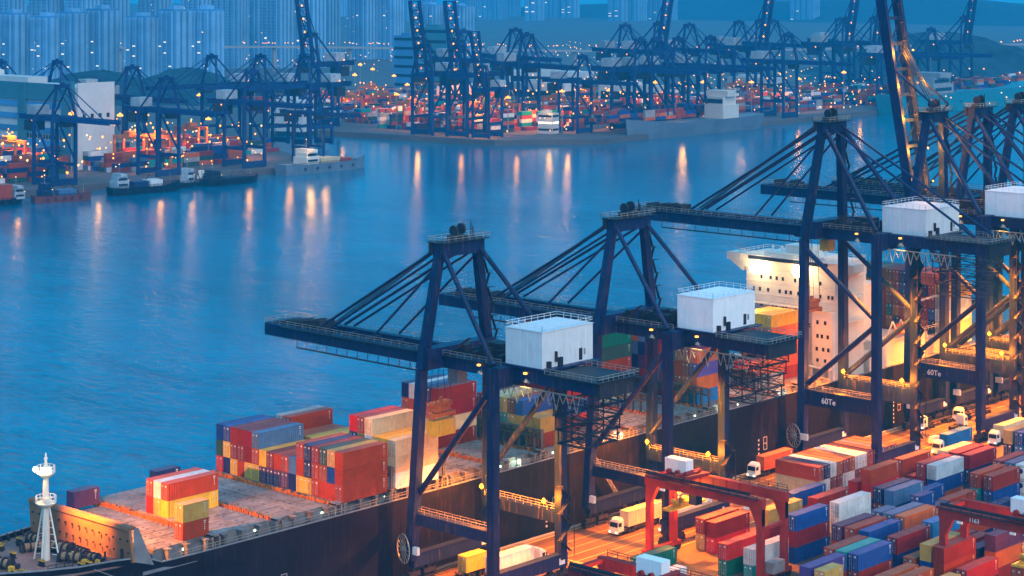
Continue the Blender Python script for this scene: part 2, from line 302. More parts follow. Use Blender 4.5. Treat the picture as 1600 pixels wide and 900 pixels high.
def near_crane(yc, P, label, boom_up=False, stair=False, lamps=True, spreader_x=None, text=None, spread_y=0):
    """local x is the world x (0 = quay edge, sea to -x), local y is measured from the crane's centre line"""
    c = empty('quay_crane', (0, yc, 0), 0, label, 'crane', 'quay cranes working the near ship')
    NV = M['navy_steel']; hw = P['hw']; z0, z1 = P['zg']; za = P['za']; ha = P['ha']; xs, xl = 3.0, 24.5; gy = P['gy']; yo = P['yo']
    cb0, cb1 = P['cb']; tip = P['tip']; tail = P['tail']; zl = P['leg']
    sw = P['lw']
    # legs
    for sy in (-1, 1):
        q = MB(); q.beam((xs, sy*(hw + (1.2 if P['small'] else .4)), 4.5), (xs + (1.6 if P['small'] else .2), sy*(hw-.2), z0), sw*1.1, sw*1.1, w2=sw, h2=sw, up=(0, 1, 0)); q.build('leg', NV, c)
        q = MB(); q.beam((xl, sy*hw, 4.5), (xl, sy*hw, z1 + .2), sw*1.05, sw*1.0, up=(0, 1, 0)); q.build('leg', NV, c)
        q = MB(); q.beam((xs + (1.6 if P['small'] else .2), sy*(hw-.2), z0 + .1), (xs + 2.6, yo*.3 + sy*ha, za), sw*.98, sw*1.15, w2=sw*.85, h2=sw*.95, up=(0, 1, 0)); q.build('mast_leg', NV, c)
        # low cross beam with its walkway rail
        q = MB(); q.box(xs + .6, xl - .6, sy*hw - sw*.42, sy*hw + sw*.42, cb0, cb1); b = q.build('cross_beam', NV, c)
        for d in (-.4, .4):
            q = MB(); q.rail([(xs+1, sy*hw + sw*d, cb1), (xl-.9, sy*hw + sw*d, cb1)], step=2.0); q.build('handrail', M['rail_steel'], b)
        if text and sy < 0:
            text_mesh('lettering', text, 2.0, M['sign_white'], b, (xs + 6.0, -hw - sw*.42 - .06, (cb0+cb1)/2 - .9), (R(90), 0, 0))
        # diagonal braces
        if P['small']:
            q = MB(); q.tube((xs + .8, sy*hw, cb1 + 3.6), (xl - .2, sy*hw, z0 - .8), .62, n=10); q.build('brace', NV, c)
        else:
            q = MB(); q.tube((xs + .8, sy*hw, cb1 + .9), (xl - .2, sy*hw, 36.5), .68, n=10); q.build('brace', NV, c)
            q = MB(); q.tube((xl - .2, sy*hw, 37.6), (xs + .8, sy*hw, z0 - 2.5), .62, n=10); q.build('brace', NV, c)
        # back stays from the mast head to the landside leg
        q = MB(); q.tube((xs + 2.9, yo*.3 + sy*ha, za - .6), (xl - .3, sy*hw*.96, z1 + .8), .5 if P['small'] else .6, n=8); q.build('back_stay', NV, c)
        if not P['small']:
            q = MB(); q.tube((xs + 3.1, yo*.3 + sy*ha*.7, za - .2), (tail - 4, yo + sy*gy, z1 + 1), .3, n=6); q.build('tail_stay', NV, c)
    # sill beams and bogies along both rails
    for x in (xs, xl):
        q = MB(); q.box(x - .8, x + .8, -hw - 1.2, hw + 1.2, 3.0, 5.6); q.box(x-.95, x+.95, -hw-1.3, hw+1.3, 5.6, 5.72); b = q.build('sill_beam', NV, c)
        q = MB(); q.box(x+.82, x+.86, hw-1.4, hw+.3, 3.6, 4.9); q.build('number_board', M['sign_white'], b)
        for sy in (-1, 1):
            for k in (-1, 1):
                yb = sy*hw*.86 + k*2.1
                q = MB(); q.box(x-.55, x+.55, yb-1.6, yb+1.6, 1.15, 2.1); q.box(x-.4, x+.4, yb-.5, yb+.5, 2.1, 3.05)
                for j in (-1.15, -.4, .4, 1.15): q.tube((x-.35, yb+j, .5), (x+.35, yb+j, .5), .44, n=10)
                q.box(x-.6, x+.6, yb+k*1.65-.25, yb+k*1.65+.25, .5, 1.5)
                q.build('bogie', M['dark_steel'], c)
    # portal beams across the top of both leg pairs
    q = MB(); q.box(xs + .5, xs + 3.6, -hw, hw, z0 + .1, z1 + 1.6); q.build('portal_beam', NV, c)
    q = MB(); q.box(xl - 1.1, xl + 1.1, -hw, hw, z0 - 1.0, z1 + .2); q.build('portal_beam', NV, c)
    # fixed girders over the quay
    q = MB()
    for sy in (-1, 1): q.box(xs + .2, tail, yo + sy*gy - .7, yo + sy*gy + .7, z0, z1)
    for x in (9, 15, 21, 28, 34, 40): q.box(x-.5, x+.5, yo - gy + .7, yo + gy - .7, z1 - 1.2, z1 - .1)
    g = q.build('girder', NV, c)
    for sy in (-1, 1):
        q = MB(); q.rail([(xs+4, yo + sy*(gy+1.5), z1+.1), (xl-1.5, yo + sy*(gy+1.5), z1+.1)], step=2.0); q.build('handrail', M['rail_steel'], g)
        q = MB(); q.box(xs+4, xl-1.3, yo + sy*(gy+1.15) - .5, yo + sy*(gy+1.15) + .5, z1-.05, z1+.1); q.build('walkway', M['dark_steel'], g)
    # boom
    L = xs - tip
    bt = MB()
    def bp(x, y, z):            # boom point; x runs seaward (negative), raised booms turn about the hinge
        dx = xs - .6 - x
        if not boom_up: return (x, y, z)
        a = R(80); zz = z - z1
        return (xs - .6 - dx*math.cos(a) + zz*math.sin(a), y, z1 + 1.5 + dx*math.sin(a) + zz*math.cos(a))
    for sy in (-1, 1):
        a = bp(xs - .5, yo + sy*gy, (z0+z1)/2); b = bp(tip, yo + sy*gy, (z0+z1)/2)
        bt.beam(a, b, 1.2, z1 - z0, up=(0, 0, 1) if not boom_up else (1, 0, 0))
    nseg = int(L/7)
    for i in range(nseg + 1):
        x = xs - 2 - (L-2.6)*i/nseg
        bt.beam(bp(x, yo-gy+.5, z1-.7), bp(x, yo+gy-.5, z1-.7), .7, .9)
        if i < nseg:
            x2 = xs - 2 - (L-2.6)*(i+1)/nseg
            bt.beam(bp(x, yo - gy + .5, z1-.9), bp(x2, yo + gy - .5, z1-.9), .3, .3)
    bt.beam(bp(tip+.3, yo-gy, (z0+z1)/2), bp(tip+.3, yo+gy, (z0+z1)/2), 1.0, (z1-z0)*1.05)
    boom = bt.build('boom', NV, c)
    q = MB()
    if not boom_up:
        for sy in (-1, 1):
            q.box(tip+6, xs-1, yo + sy*(gy+1.1)-.45, yo + sy*(gy+1.1)+.45, z1-.2, z1-.08)
    q2 = MB()
    if not boom_up:
        for sy in (-1, 1): q2.rail([(tip, yo + sy*(gy+.6), z1), (xs-2, yo + sy*(gy+.6), z1)], step=2.4)
        q2.rail([(tip, yo-gy, z1), (tip, yo+gy, z1)])
        # festoon track hung under the near girder
        q.beam((tip+11, yo-gy-.9, z0-1.5), (xs-3, yo-gy-.9, z0-1.5), .22, .3)
        for i in range(13):
            x = tip + 11 + (xs-3-tip-11)*i/12; q.beam((x, yo-gy-.9, z0-1.5), (x, yo-gy-.7, z0+.2), .14, .14)
        # sheave frames on the boom tip
        for i in range(9):
            x = tip + 4 + i*1.35; q.box(x-.35, x+.35, yo-gy*.7+rnd.random(), yo+gy*.6, z1-.2, z1+.5+rnd.random()*1.3)
        q.build('walkway', M['dark_steel'], boom); q2.build('handrail', M['rail_steel'], boom)
    else:
        for i in range(11):
            x = xs - 4 - (L-8)*i/10; q.beam(bp(x, yo+gy*.2, z1+.3), bp(x-.1, yo+gy*.75, z1+.3), .35, .35)
        for d in (-.45, .45): q.beam(bp(xs-3, yo+gy*.5+d, z1+.3), bp(tip+4, yo+gy*.5+d, z1+.3), .16, .16)
        q.build('ladder', M['dark_steel'], boom)
        # lights along the raised boom wash its inner face
        q3 = MB()
        for i in range(5):
            p = Vector(bp(xs - 6 - i*9, yo + gy - 1.4, z1 + 2.2)); q3.ball(p, .28)
            lamp((p.x+1.2, yc + p.y - 2.4, p.z), 9000, (1, .36, .03), .3, None)
        q3.build('lamp', M['lamp_orange'], boom)
    # mast head
    q = MB(); q.box(xs + 1.6, xs + 3.8, yo*.3 - ha - 1.2, yo*.3 + ha + 1.2, za - 2.2, za + .6); h = q.build('mast_head_beam', NV, c)
    q = MB(); q.box(xs + .6, xs + 4.8, yo*.3 - ha - 1.8, yo*.3 + ha + 1.8, za + .6, za + .8)
    q.tube((xs+2.2, yo*.3-1.2, za+2.6), (xs+2.2, yo*.3-.7, za+2.6), 1.1, n=14); q.tube((xs+2.2, yo*.3+1.0, za+2.9), (xs+2.2, yo*.3+1.5, za+2.9), 1.1, n=14)
    q.box(xs+1.2, xs+3.2, yo*.3-2, yo*.3+2, za+.8, za+1.7); q.box(xs+.8, xs+1.6, yo*.3-ha-1.6, yo*.3-ha, za-1.6, za+.6)
    q.beam((xs+2.4, ha*.7, za+.8), (xs+2.4, ha*.7, za+4.2), .16); q.beam((xs+1.5, ha, za+.8), (xs+1.5, ha, za+3), .2)
    q.build('sheave_platform', M['dark_steel'], h)
    q = MB(); A = [(xs+.6, yo*.3-ha-1.8, za+.8), (xs+.6, yo*.3+ha+1.8, za+.8), (xs+4.8, yo*.3+ha+1.8, za+.8), (xs+4.8, yo*.3-ha-1.8, za+.8)]
    q.rail(A + A[:1], step=1.8); q.build('handrail', M['rail_steel'], h)
    # fore stays and boom hoist ropes
    if not boom_up:
        for sy in (-1, 1):
            yb = yo + sy*gy; ya = yo*.3 + sy*ha*.9
            for (xb, zt, r) in ((tip*.66, za - .4, .32), (tip*.60, za - 2.0, .26), (-15.5, za - 3.4, .27)):
                q = MB(); q.tube((xs + 2.0, ya, zt), (xb, yb, z1 + .5), r, n=6); q.build('fore_stay', NV, c)
        q = MB()
        for d in (-.9, -.3, .3, .9): q.tube((xs + 2, yo*.3 + d, za + 1.8), (tip*.64, yo + d*1.4, z1 + 1), .11, n=5)
        q.build('hoist_rope', M['rope'], c)
    else:
        for sy in (-1, 1):
            q = MB(); p = bp(tip*.6, yo + sy*gy, z1); m_ = ((xs+2+p[0])/2 + 7, yo + sy*ha, (za+p[2])/2 - 3)
            q.tube((xs+2.4, yo*.3+sy*ha*.9, za), m_, .3, n=6); q.tube(m_, p, .3, n=6); q.build('fore_stay', NV, c)
        q = MB()
        for d in (-1.6, -.5, .6, 1.7): q.tube((xs+3, yo*.3+d, za+1), bp(tip*.75, yo+d, z1), .12, n=5)
        q.build('hoist_rope', M['rope'], c)
    # machinery house with roof rail and doors
    hx0, hx1, hy0, hy1, hz0, hz1 = P['house']
    hm = MB(); hm.box(hx0, hx1, hy0, hy1, hz0, hz1); hm.box(hx0-.12, hx1+.12, hy0-.12, hy1+.12, hz1, hz1+.16); hh = hm.build('machinery_house', M['house_white'], c)
    q = MB(); A = [(hx0, hy0, hz1+.16), (hx0, hy1, hz1+.16), (hx1, hy1, hz1+.16), (hx1, hy0, hz1+.16)]; q.rail(A + A[:1], step=1.7, t=.07); q.build('handrail', M['house_white'], hh)
    q = MB(); q.box(hx1+.01, hx1+.07, hy1-4.2, hy1-3.2, hz0+.3, hz0+2.6); q.build('door', M['dark_steel'], hh)
    q = MB(); q.box(hx1+.01, hx1+.05, hy1-2.8, hy1-2.2, hz0+1.2, hz0+2.4); q.build('vent', M['grey_steel'], hh)
    q = MB(); q.box(hx1+.01, hx1+.7, hy0+1.2, hy0+2.0, hz0, hz0+1.3); q.build('cabinet', M['dark_steel'], hh)
    q = MB(); q.box(hx1+.01, hx1+.5, hy0+4.5, hy0+5.6, hz0, hz0+1.7); q.build('cabinet', M['dark_steel'], hh)
    q = MB(); q.box(hx1+.05, hx1+.6, hy0+3.6, hy0+3.9, hz0+1, hz0+3); q.build('ventilator', M['dark_steel'], hh)
    for k in range(1, 7):           # panel seams of the cladding
        yy = hy0 + (hy1-hy0)*k/7; q = MB(); q.box(hx1+.005, hx1+.03, yy-.04, yy+.04, hz0+.1, hz1); q.build('cladding_seam', M['house_white'], hh)
    for k in range(1, 5):
        xx = hx0 + (hx1-hx0)*k/5; q = MB(); q.box(xx-.04, xx+.04, hy0-.03, hy0-.005, hz0+.1, hz1); q.build('cladding_seam', M['house_white'], hh)
    q = MB(); q.box(hx0-.8, hx1+1.6, hy0-.6, hy1+.6, hz0-.35, hz0-.02); q.build('house_platform', NV, c)
    # tail platform and the hanging maintenance frames below it
    q = MB(); q.box(hx1+1.7, tail+1, yo-gy-2.2, yo+gy+2.2, z1-.1, z1+.1); q.box(tail-.4, tail+.4, yo-gy-1, yo+gy+1, z0-.6, z1+.1); t = q.build('tail_platform', M['dark_steel'], c)
    q = MB(); A = [(hx1+1.8, yo-gy-2.1, z1+.1), (tail+.9, yo-gy-2.1, z1+.1), (tail+.9, yo+gy+2.1, z1+.1), (hx1+1.8, yo+gy+2.1, z1+.1)]; q.rail(A, step=1.4); q.build('handrail', M['rail_steel'], t)
    q = MB(); fx0, fx1, fy0, fy1 = hx1+2.2, tail-1.5, yo-gy-.6, yo+gy+.6
    for lv in range(4):
        zz = z0 - 2.6 - lv*2.6; sh = lv*.6
        for y in (fy0, fy1): q.box(fx0+sh, fx1-sh, y-.5, y+.5, zz-.1, zz)
        q.box(fx0+sh, fx0+sh+1, fy0, fy1, zz-.1, zz); q.box(fx1-sh-1, fx1-sh, fy0, fy1, zz-.1, zz)
        for x in (fx0+sh, (fx0+fx1)/2, fx1-sh):
            for y in (fy0, fy1): q.beam((x, y, zz), (x, y, zz+2.8), .18)
            q.beam((x, fy0, zz), (x, fy1, zz+2.6), .11)
        for y in (fy0, fy1):
            q.beam((fx0+sh, y, zz), (fx1-sh, y, zz+2.6), .12); q.beam((fx1-sh, y, zz), (fx0+sh, y, zz+2.6), .12); q.beam((fx0+sh, y, zz+1.1), (fx1-sh, y, zz+1.1), .1); q.beam((fx0+sh, y, zz+.6), (fx1-sh, y, zz+.6), .1)
    q.build('hanging_platform', M['dark_steel'], c)
    # drums, cabinets and stairs on the girder deck
    q = MB()
    for i in range(10):
        x = xs + 5 + i*1.5; y = yo - 2 + rnd.random()*4; q.box(x-.6, x+.5, y-1, y+1, z1, z1+.8+rnd.random()*2.2)
    q.box(xs+9, xs+14, yo+1, yo+4.4, z1, z1+2.6); q.beam((xs+4, yo-gy, z1), (xs+10, yo-gy, z1+4), .7, .3)
    q.build('hoist_equipment', M['dark_steel'], c)
    # operator trolley, cab and festoon cables
    tx = 4.5 if spreader_x is None else spreader_x
    q = MB(); q.box(tx-3.2, tx+3.2, yo-gy+.8, yo+gy-.8, z0-.5, z0+.5)
    for d in (-2, 0, 2): q.tube((tx+d, yo-gy+1, z0+.9), (tx+d, yo+gy-1, z0+.9), .5, n=8)
    q.build('trolley', M['dark_steel'], c)
    q = MB(); q.box(tx+3.4, tx+6.2, yo-1.4, yo+1.4, z0-3.6, z0-.8); cb = q.build('operator_cab', M['yellow_steel'] if not P['small'] else M['grey_steel'], c)
    q = MB(); q.box(tx+3.3, tx+3.42, yo-1.2, yo+1.2, z0-3.3, z0-1.6); q.build('cab_window', M['glass'], cb)
    q = MB()
    for i in range(12):
        x = xl - 2 + i*1.7; a = (x, yo-gy-.9, z0-1); b_ = (x+1.7, yo-gy-.9, z0-1); m_ = (x+.85, yo-gy-.9, z0-2.8-(i % 3)*.7)
        q.tube(a, m_, .1, n=5); q.tube(m_, b_, .1, n=5)
    q.beam((xl-2, yo-gy-.9, z0-.9), (xl+20, yo-gy-.9, z0-.9), .25)
    q.build('festoon_cable', M['rail_steel'], c)
    if spreader_x is not None:
        zs = spread_y
        q = MB()
        for dx in (-.9, .9):
            for dy in (-2.3, 2.3): q.tube((tx+dx, yo+dy*.6, z0), (tx+dx, yo+dy, zs+2.6), .07, n=5)
        q.build('hoist_rope', M['rope'], c)
        q = MB(); q.box(tx-1.1, tx+1.1, yo-2.8, yo+2.8, zs+.35, zs+1.1); q.box(tx-1.2, tx+1.2, yo-3.1, yo-2.7, zs, zs+1.2); q.box(tx-1.2, tx+1.2, yo+2.7, yo+3.1, zs, zs+1.2)
        q.box(tx-.9, tx+.9, yo-2, yo+2, zs+1.2, zs+2.3)
        for dy in (-2.1, -1.2, 0, 1.2, 2.1): q.tube((tx-.9, yo+dy, zs+2.8), (tx+.9, yo+dy, zs+2.8), .55, n=10)
        q.box(tx-.3, tx+.3, yo-.3, yo+.3, zs+2.3, zs+4.2)
        q.build('spreader', M['orange_steel'], c)
    # power cable reel on the waterside sill
    if P.get('reel', True):
        q = MB(); ry = -hw - 1.9; rx = xs - 1.6
        q.ring((rx, ry, 6.6), (.35, 1, 0), 2.9, .22, 22); q.ring((rx, ry, 6.6), (.35, 1, 0), 1.0, .3, 10)
        for i in range(14):
            a = 2*math.pi*i/14; u = Vector((1, -.35, 0)).normalized(); q.beam(Vector((rx, ry, 6.6)), Vector((rx, ry, 6.6)) + u*math.cos(a)*2.9 + Vector((0, 0, math.sin(a)*2.9)), .12, .12)
        q.tube((rx, ry-.5, 6.6), (rx+.3, ry+1.6, 6.6), .5, n=8)
        q.build('cable_reel', M['rail_steel'], c)
    q = MB(); q.box(xs+.3, xs+2.4, -hw-1.9, -hw-1.2, 5.9, 7.4); q.build('electric_cabinet', M['sign_white'], c)
    # zigzag stair on the far landside leg
    q = MB(); sx, sy_ = xl + 1.2, hw; zz = 6; k = 0
    topz = z0 - 1 if stair else z0*.4
    while zz < topz:
        a = (sx, sy_-1.6 if k % 2 else sy_+1.6, zz); b_ = (sx, sy_+1.6 if k % 2 else sy_-1.6, zz+2.7)
        q.beam(a, b_, .8, .12); q.beam((a[0]+.4, a[1], a[2]+1), (b_[0]+.4, b_[1], b_[2]+1), .08)
        q.box(sx-.5, sx+.6, b_[1]-.6, b_[1]+.6, zz+2.62, zz+2.7); zz += 2.7; k += 1
    for d in (-2, 2): q.beam((sx+.6, sy_+d, 5), (sx+.6, sy_+d, topz), .12)
    q.build('stair', M['dark_steel'], c)
    q = MB(); zz = z1; k = 0          # ladderway up the far mast leg
    while zz < za - 4:
        f = (zz - z0)/(za - z0); yy = hw + (yo*.3 + ha - hw)*f + 1.3
        q.beam((xs+2.4, yy + (.9 if k % 2 else -.3), zz), (xs+2.4, yy + (-.3 if k % 2 else .9), zz+3), .6, .1); q.box(xs+1.9, xs+3, yy-.6, yy+1.3, zz+2.9, zz+3.0); zz += 3; k += 1
    q.build('stair', M['dark_steel'], c)
    # lamps
    if lamps:
        for lx in (xs+1.9, xl-2.3):
            q = MB(); q.ball((lx, hw-2.6, cb1+2.3), .62); q.build('lamp', M['lamp_orange'], c)
            q = MB(); q.beam((lx, hw-.7, cb1+.2), (lx, hw-2.5, cb1+2.9), .16); q.build('lamp_bracket', NV, c)
        lamp((xs+1.9, hw-3.4, cb1+2.2), 9000, r=.7, parent=c); lamp((xl-2.3, hw-3.4, cb1+2.2), 9000, r=.7, parent=c)
        for (x, y) in ((xs+13.5, yo-gy-1.0), (xl+4.5, yo-gy-1.0), (xs+2, yo+gy-1), (xl+9, yo+gy-1.3)):
            q = MB(); q.box(x-.3, x+.3, y-.25, y+.25, z1-.9, z1-.55) if y < yo else q.box(x-.3, x+.3, y-.3, y+.3, z0-.75, z0-.45); q.build('floodlight', M['lamp_warm'], c)
        lamp((xs+13.5, yo-gy-1.35, z1-1.0), 5200, (1, .62, .16), .2, c, 75, (xs+13.5, yo-gy-.75, 0))
        lamp((xl+4.5, yo-gy-1.35, z1-1.0), 5200, (1, .62, .16), .2, c, 75, (xl+4.5, yo-gy-.75, 0))
        lamp((xs+17, yo, z0-1.2), 430000 if P['small'] else 900000, (1, .24, .003), .5, c, 105 if P['small'] else 80)
        lamp((xl+3, yo+gy-1.3, z0-1.2), 110000, (1, .25, .004), .5, c, 80)
        lamp((xs-10, yo, z0-1.2), 9000, (1, .30, .012), .5, c, 110)
    return c

PS = dict(small=True, hw=9.9, zg=(42.7, 45.3), za=67.2, ha=5.2, gy=4.0, yo=-.6, cb=(11.6, 13.9), tip=-49.2, tail=47.5, leg=47, lw=1.75, house=(23.6, 33.2, -5.4, 9.6, 45.9, 52.9))
PB = dict(small=False, hw=8.8, zg=(55.8, 58.6), za=84.2, ha=3.8, gy=4.0, yo=-.4, cb=(14.6, 18.4), tip=-56, tail=53, leg=60, lw=1.85, house=(22.8, 35.0, -3.6, 12.0, 58.6, 64.9))
near_crane(295.6, PS, 'nearest navy quay crane, boom lowered, holding up a yellow container', spreader_x=.9, spread_y=31.2)
near_crane(349.8, dict(PS, reel=False), 'second navy quay crane from the viewer, low type with white machine house', spreader_x=-22, spread_y=38.5)
near_crane(430.1, PB, 'tall navy quay crane in front of the lit white ship deckhouse', stair=True, text='60Te', spreader_x=-0.3, spread_y=36.0)
near_crane(479.6, dict(PB, reel=False), 'tall navy quay crane with its boom raised almost upright', boom_up=True, stair=True, text='60Te')
near_crane(503.5, dict(PB, tip=-66, reel=False), 'tall navy quay crane just behind the raised boom')
near_crane(526.5, dict(PB, reel=False), 'tall navy quay crane farthest to the right')

# ------------------------------------------------------------------ shipping containers
HT = 3.3
def corrugated(Lc, Wc=2.44, Hc=HT-.03):
    """box with corrugated sides, corner posts and rails; origin at the centre of the floor, length along y"""
    q = MB(); l, w = Lc/2, Wc/2; t = .07
    for x in (-w, w):
        for y in (-l, l):
            sx = -1 if x > 0 else 1; sy = -1 if y > 0 else 1
            q.box(min(x, x+sx*.16), max(x, x+sx*.16), min(y, y+sy*.16), max(y, y+sy*.16), 0, Hc)
        sx = -1 if x > 0 else 1
        q.box(min(x, x+sx*.1), max(x, x+sx*.1), -l+.16, l-.16, 0, .18); q.box(min(x, x+sx*.1), max(x, x+sx*.1), -l+.16, l-.16, Hc-.13, Hc)
        n = int(Lc/.56); ys = [-l+.16 + (Lc-.32)*i/n for i in range(n+1)]
        for i in range(n):
            a, b = ys[i], ys[i+1]; d = b - a; P = [(a, .03), (a+d*.32, .03), (a+d*.5, .10), (a+d*.82, .10), (b, .03)]
            for (ya, ia), (yb, ib) in zip(P[:-1], P[1:]):
                pts = [(x+sx*ia, ya, .18), (x+sx*ib, yb, .18), (x+sx*ib, yb, Hc-.13), (x+sx*ia, ya, Hc-.13)]
                q.face(pts if x > 0 else pts[::-1])
    for y in (-l, l):
        sy = -1 if y > 0 else 1
        q.box(-w+.16, w-.16, min(y, y+sy*.1), max(y, y+sy*.1), 0, .2); q.box(-w+.16, w-.16, min(y, y+sy*.1), max(y, y+sy*.1), Hc-.15, Hc)
        n = 6; xs_ = [-w+.16+(Wc-.32)*i/n for i in range(n+1)]
        for i in range(n):
            a, b = xs_[i], xs_[i+1]; m_ = (a+b)/2
            for xa, ia, xb, ib in ((a, .03, m_, .03), (m_, .03, m_+.05, .09), (m_+.05, .09, b-.05, .09), (b-.05, .09, b, .03)):
                pts = [(xa, y+sy*ia, .2), (xb, y+sy*ib, .2), (xb, y+sy*ib, Hc-.15), (xa, y+sy*ia, Hc-.15)]
                q.face(pts if y < 0 else pts[::-1])
    for x, sx, ye in ((w, 1, l-.95), (-w, -1, -l+.95)):      # stencilled code and data plates near one end
        for k, (zz, hh_, ww) in enumerate(((Hc-.55, .2, .55), (Hc-.9, .2, .4), (Hc-1.35, .3, .14), (Hc-1.75, .3, .14), (Hc-2.15, .3, .14))):
            a, b = (x+sx*.005, x+sx*.012); q.box(min(a, b), max(a, b), ye-ww/2, ye+ww/2, zz, zz+hh_, 1)
    n = int(Lc/1.2)
    q.face([(-w+.1, -l+.1, Hc-.05), (w-.1, -l+.1, Hc-.05), (w-.1, l-.1, Hc-.05), (-w+.1, l-.1, Hc-.05)])
    for i in range(1, n):
        y = -l + Lc*i/n; q.box(-w+.12, w-.12, y-.28, y+.28, Hc-.06, Hc-.025)
    return q
ME40 = corrugated(12.19).mesh('container_long', [CM['red'], M['mark_white']]); ME20 = corrugated(6.06).mesh('container_short', [CM['red'], M['mark_white']])
def door_mesh(s):
    q = MB(); x0, x1 = (-1.04, -.02) if s < 0 else (.02, 1.04)
    q.box(x0, x1, -.045, .0, .22, HT-.2)
    for k in (.28, .72):
        x = x0 + (x1-x0)*k; q.box(x-.025, x+.025, -.12, -.05, .16, HT-.14, 1)
        q.box(x-.06, x+.06, -.14, -.05, 1.15, 1.4, 1)
    for z in (.9, 2.2): q.box(x0+.05, x1-.05, -.06, -.045, z, z+.12)
    if s > 0: q.box(x0+.3, x0+.72, -.052, -.046, 2.55, 2.85, 2); q.box(x0+.12, x0+.3, -.052, -.046, .5, .75, 2)
    else: q.box(x0+.1, x0+.5, -.052, -.046, 2.6, 2.75, 2)
    return q.mesh('door', [CM['red'], M['grey_steel'], M['sign_white']])
DOORS = [door_mesh(-1), door_mesh(1)]
USED = {}
FARQ = {k: [] for k in CKEYS}          # boxes of the one joined object that holds every stack past the individual ones
NCONT = [0]
# stacked boxes the picture shows nothing or next to nothing of go into the joined object
INNER = set([56, 57, 59, 60, 62, 64, 66, 68, 70, 71, 74, 75, 78, 79, 82, 83, 85, 86, 91, 92, 95, 96, 99, 100, 101, 103, 104, 114, 115, 117, 118, 134, 138, 139, 141, 142, 143, 145, 147, 148, 150, 151, 152, 153, 154, 155, 156, 157, 162, 167, 179, 180, 181, 184, 185, 186, 191, 192, 198, 204, 205, 210, 211, 212, 213, 214, 215, 216, 217, 218, 219, 220, 222, 234, 245, 246, 247, 249, 250, 256, 257, 258, 259, 261, 262, 264, 267, 269, 271, 272, 273, 275, 280, 286, 287, 289, 290, 292, 293, 295, 298, 300, 303, 306, 308, 309, 310, 311, 313, 314, 319, 320, 322, 323, 325, 326, 328, 329, 331, 333, 335, 340, 343, 346, 349, 350, 351, 352, 355, 356, 361, 362, 364, 366, 367, 369, 372, 374, 380, 383, 386, 387, 388, 390, 391, 396, 397, 399, 400, 402, 405, 406, 407, 408, 409, 410, 411, 412, 413, 414, 415, 416, 419, 422, 423, 424, 426, 442, 444, 446, 448, 450, 452])
def mesh_obj(name, me, mat=None, parent=None):
    o = bpy.data.objects.new(name, me); COL.objects.link(o)
    if parent: o.parent = parent
    if mat: o.material_slots[0].link = 'OBJECT'; o.material_slots[0].material = mat
    return o
def container(x, y, z, col, label, group, long=True, rz=0.0, wscale=1.0, doors=None, reefer=False):
    """x, y = corner nearest the sea and the viewer (before turning)"""
    if doors is None: doors = rnd.random() < .55
    Lc = 12.19 if long else 6.06
    NCONT[0] += 1
    if NCONT[0] - 1 in INNER:
        FARQ[col].append((x, x+12.19, y, y+2.44, z, z+HT-.03) if rz else (x, x+2.44*wscale, y, y+Lc, z, z+HT-.03)); return
    o = mesh_obj('shipping_container', ME40 if long else ME20, CM[col])
    if rz: o.location = (x + Lc/2, y + 1.22, z)
    else: o.location = (x + 1.22*wscale, y + Lc/2, z)
    o.rotation_euler = (0, 0, rz); o.scale = (wscale, 1, 1)
    if label in USED: USED[label] += 1
    else: USED[label] = 1
    tag(o, label, 'container', group)
    if doors:
        for me in DOORS:
            d = mesh_obj('door', me, CM[col], o); d.location = (0, -Lc/2 - .005, 0)
    elif reefer:
        d = mesh_obj('cooling_unit', REEF, None, o); d.location = (0, -Lc/2, 0)
    return o
q = MB(); q.box(-1.05, 1.05, -.03, 0, .2, HT-.2, 0); q.box(-.85, .85, -.1, -.03, .25, 1.25, 0); q.tube((0.05, -.13, 1.85), (.05, -.03, 1.85), .62, n=14, mi=1); q.box(-.9, -.55, -.08, -.03, 1.4, 2.2, 1); q.box(-.5, .5, -.08, -.03, .45, .9, 2); q.box(-.8, .8, -.06, -.03, 2.75, 2.95, 2)
REEF = q.mesh('cooling_unit', [M['sign_white'], CM['navy'], M['grey_steel']])
ORD = ['first', 'second', 'third', 'fourth', 'fifth', 'sixth', 'seventh', 'eighth', 'ninth', 'tenth', 'eleventh', 'twelfth', 'thirteenth', 'fourteenth', 'fifteenth', 'sixteenth', 'seventeenth']
def ORDN(n):
    if n <= 17: return ORD[n-1]
    return {18: 'eighteenth', 19: 'nineteenth', 20: 'twentieth'}.get(n) or ('twenty' + ('-' + ORD[n-21] if n > 20 else '') if n < 30 else 'thirty-' + ORD[n-31] if n > 30 else 'thirtieth').replace('twenty-twentieth', 'twentieth')
TIER = ['bottom', 'second', 'third', 'fourth', 'fifth', 'sixth']

# ---- on the near ship: 17 columns across, bays along y
SHIPZ = 17.6
def shipcol(i): return -41.5 + 2.318*i
def ship_stack(bay_y, cols, where, long=True, stuff_cols=(), doors=None, z=SHIPZ):
    for i, tiers in cols.items():
        for t, col in enumerate(tiers):
            if not col: continue
            x = shipcol(i)
            if i in stuff_cols:
                FARQ[col].append((x+.03, x+2.28, bay_y, bay_y+12.19, z+t*HT, z+(t+1)*HT-.03)); continue
            container(x, bay_y, z + t*HT, col, '%s container, %s tier, %s column from sea, %s' % (CN[col], TIER[t], ORD[i], where), 'containers stacked on the near ship', long, 0, .93, doors)
ship_stack(240.3, {7: ['bright', 'red'], 8: ['yellow', 'pale'], 9: ['yellow', 'red']}, 'on the foremost hatch cover')
container(-6.4, 232.6, SHIPZ, 'red', 'short red container under a mustard one beside the deck edge of the bow', 'containers stacked on the near ship', False)
container(-6.4, 232.6, SHIPZ+HT, 'mustard', 'short mustard container on a red one beside the deck edge of the bow', 'containers stacked on the near ship', False)
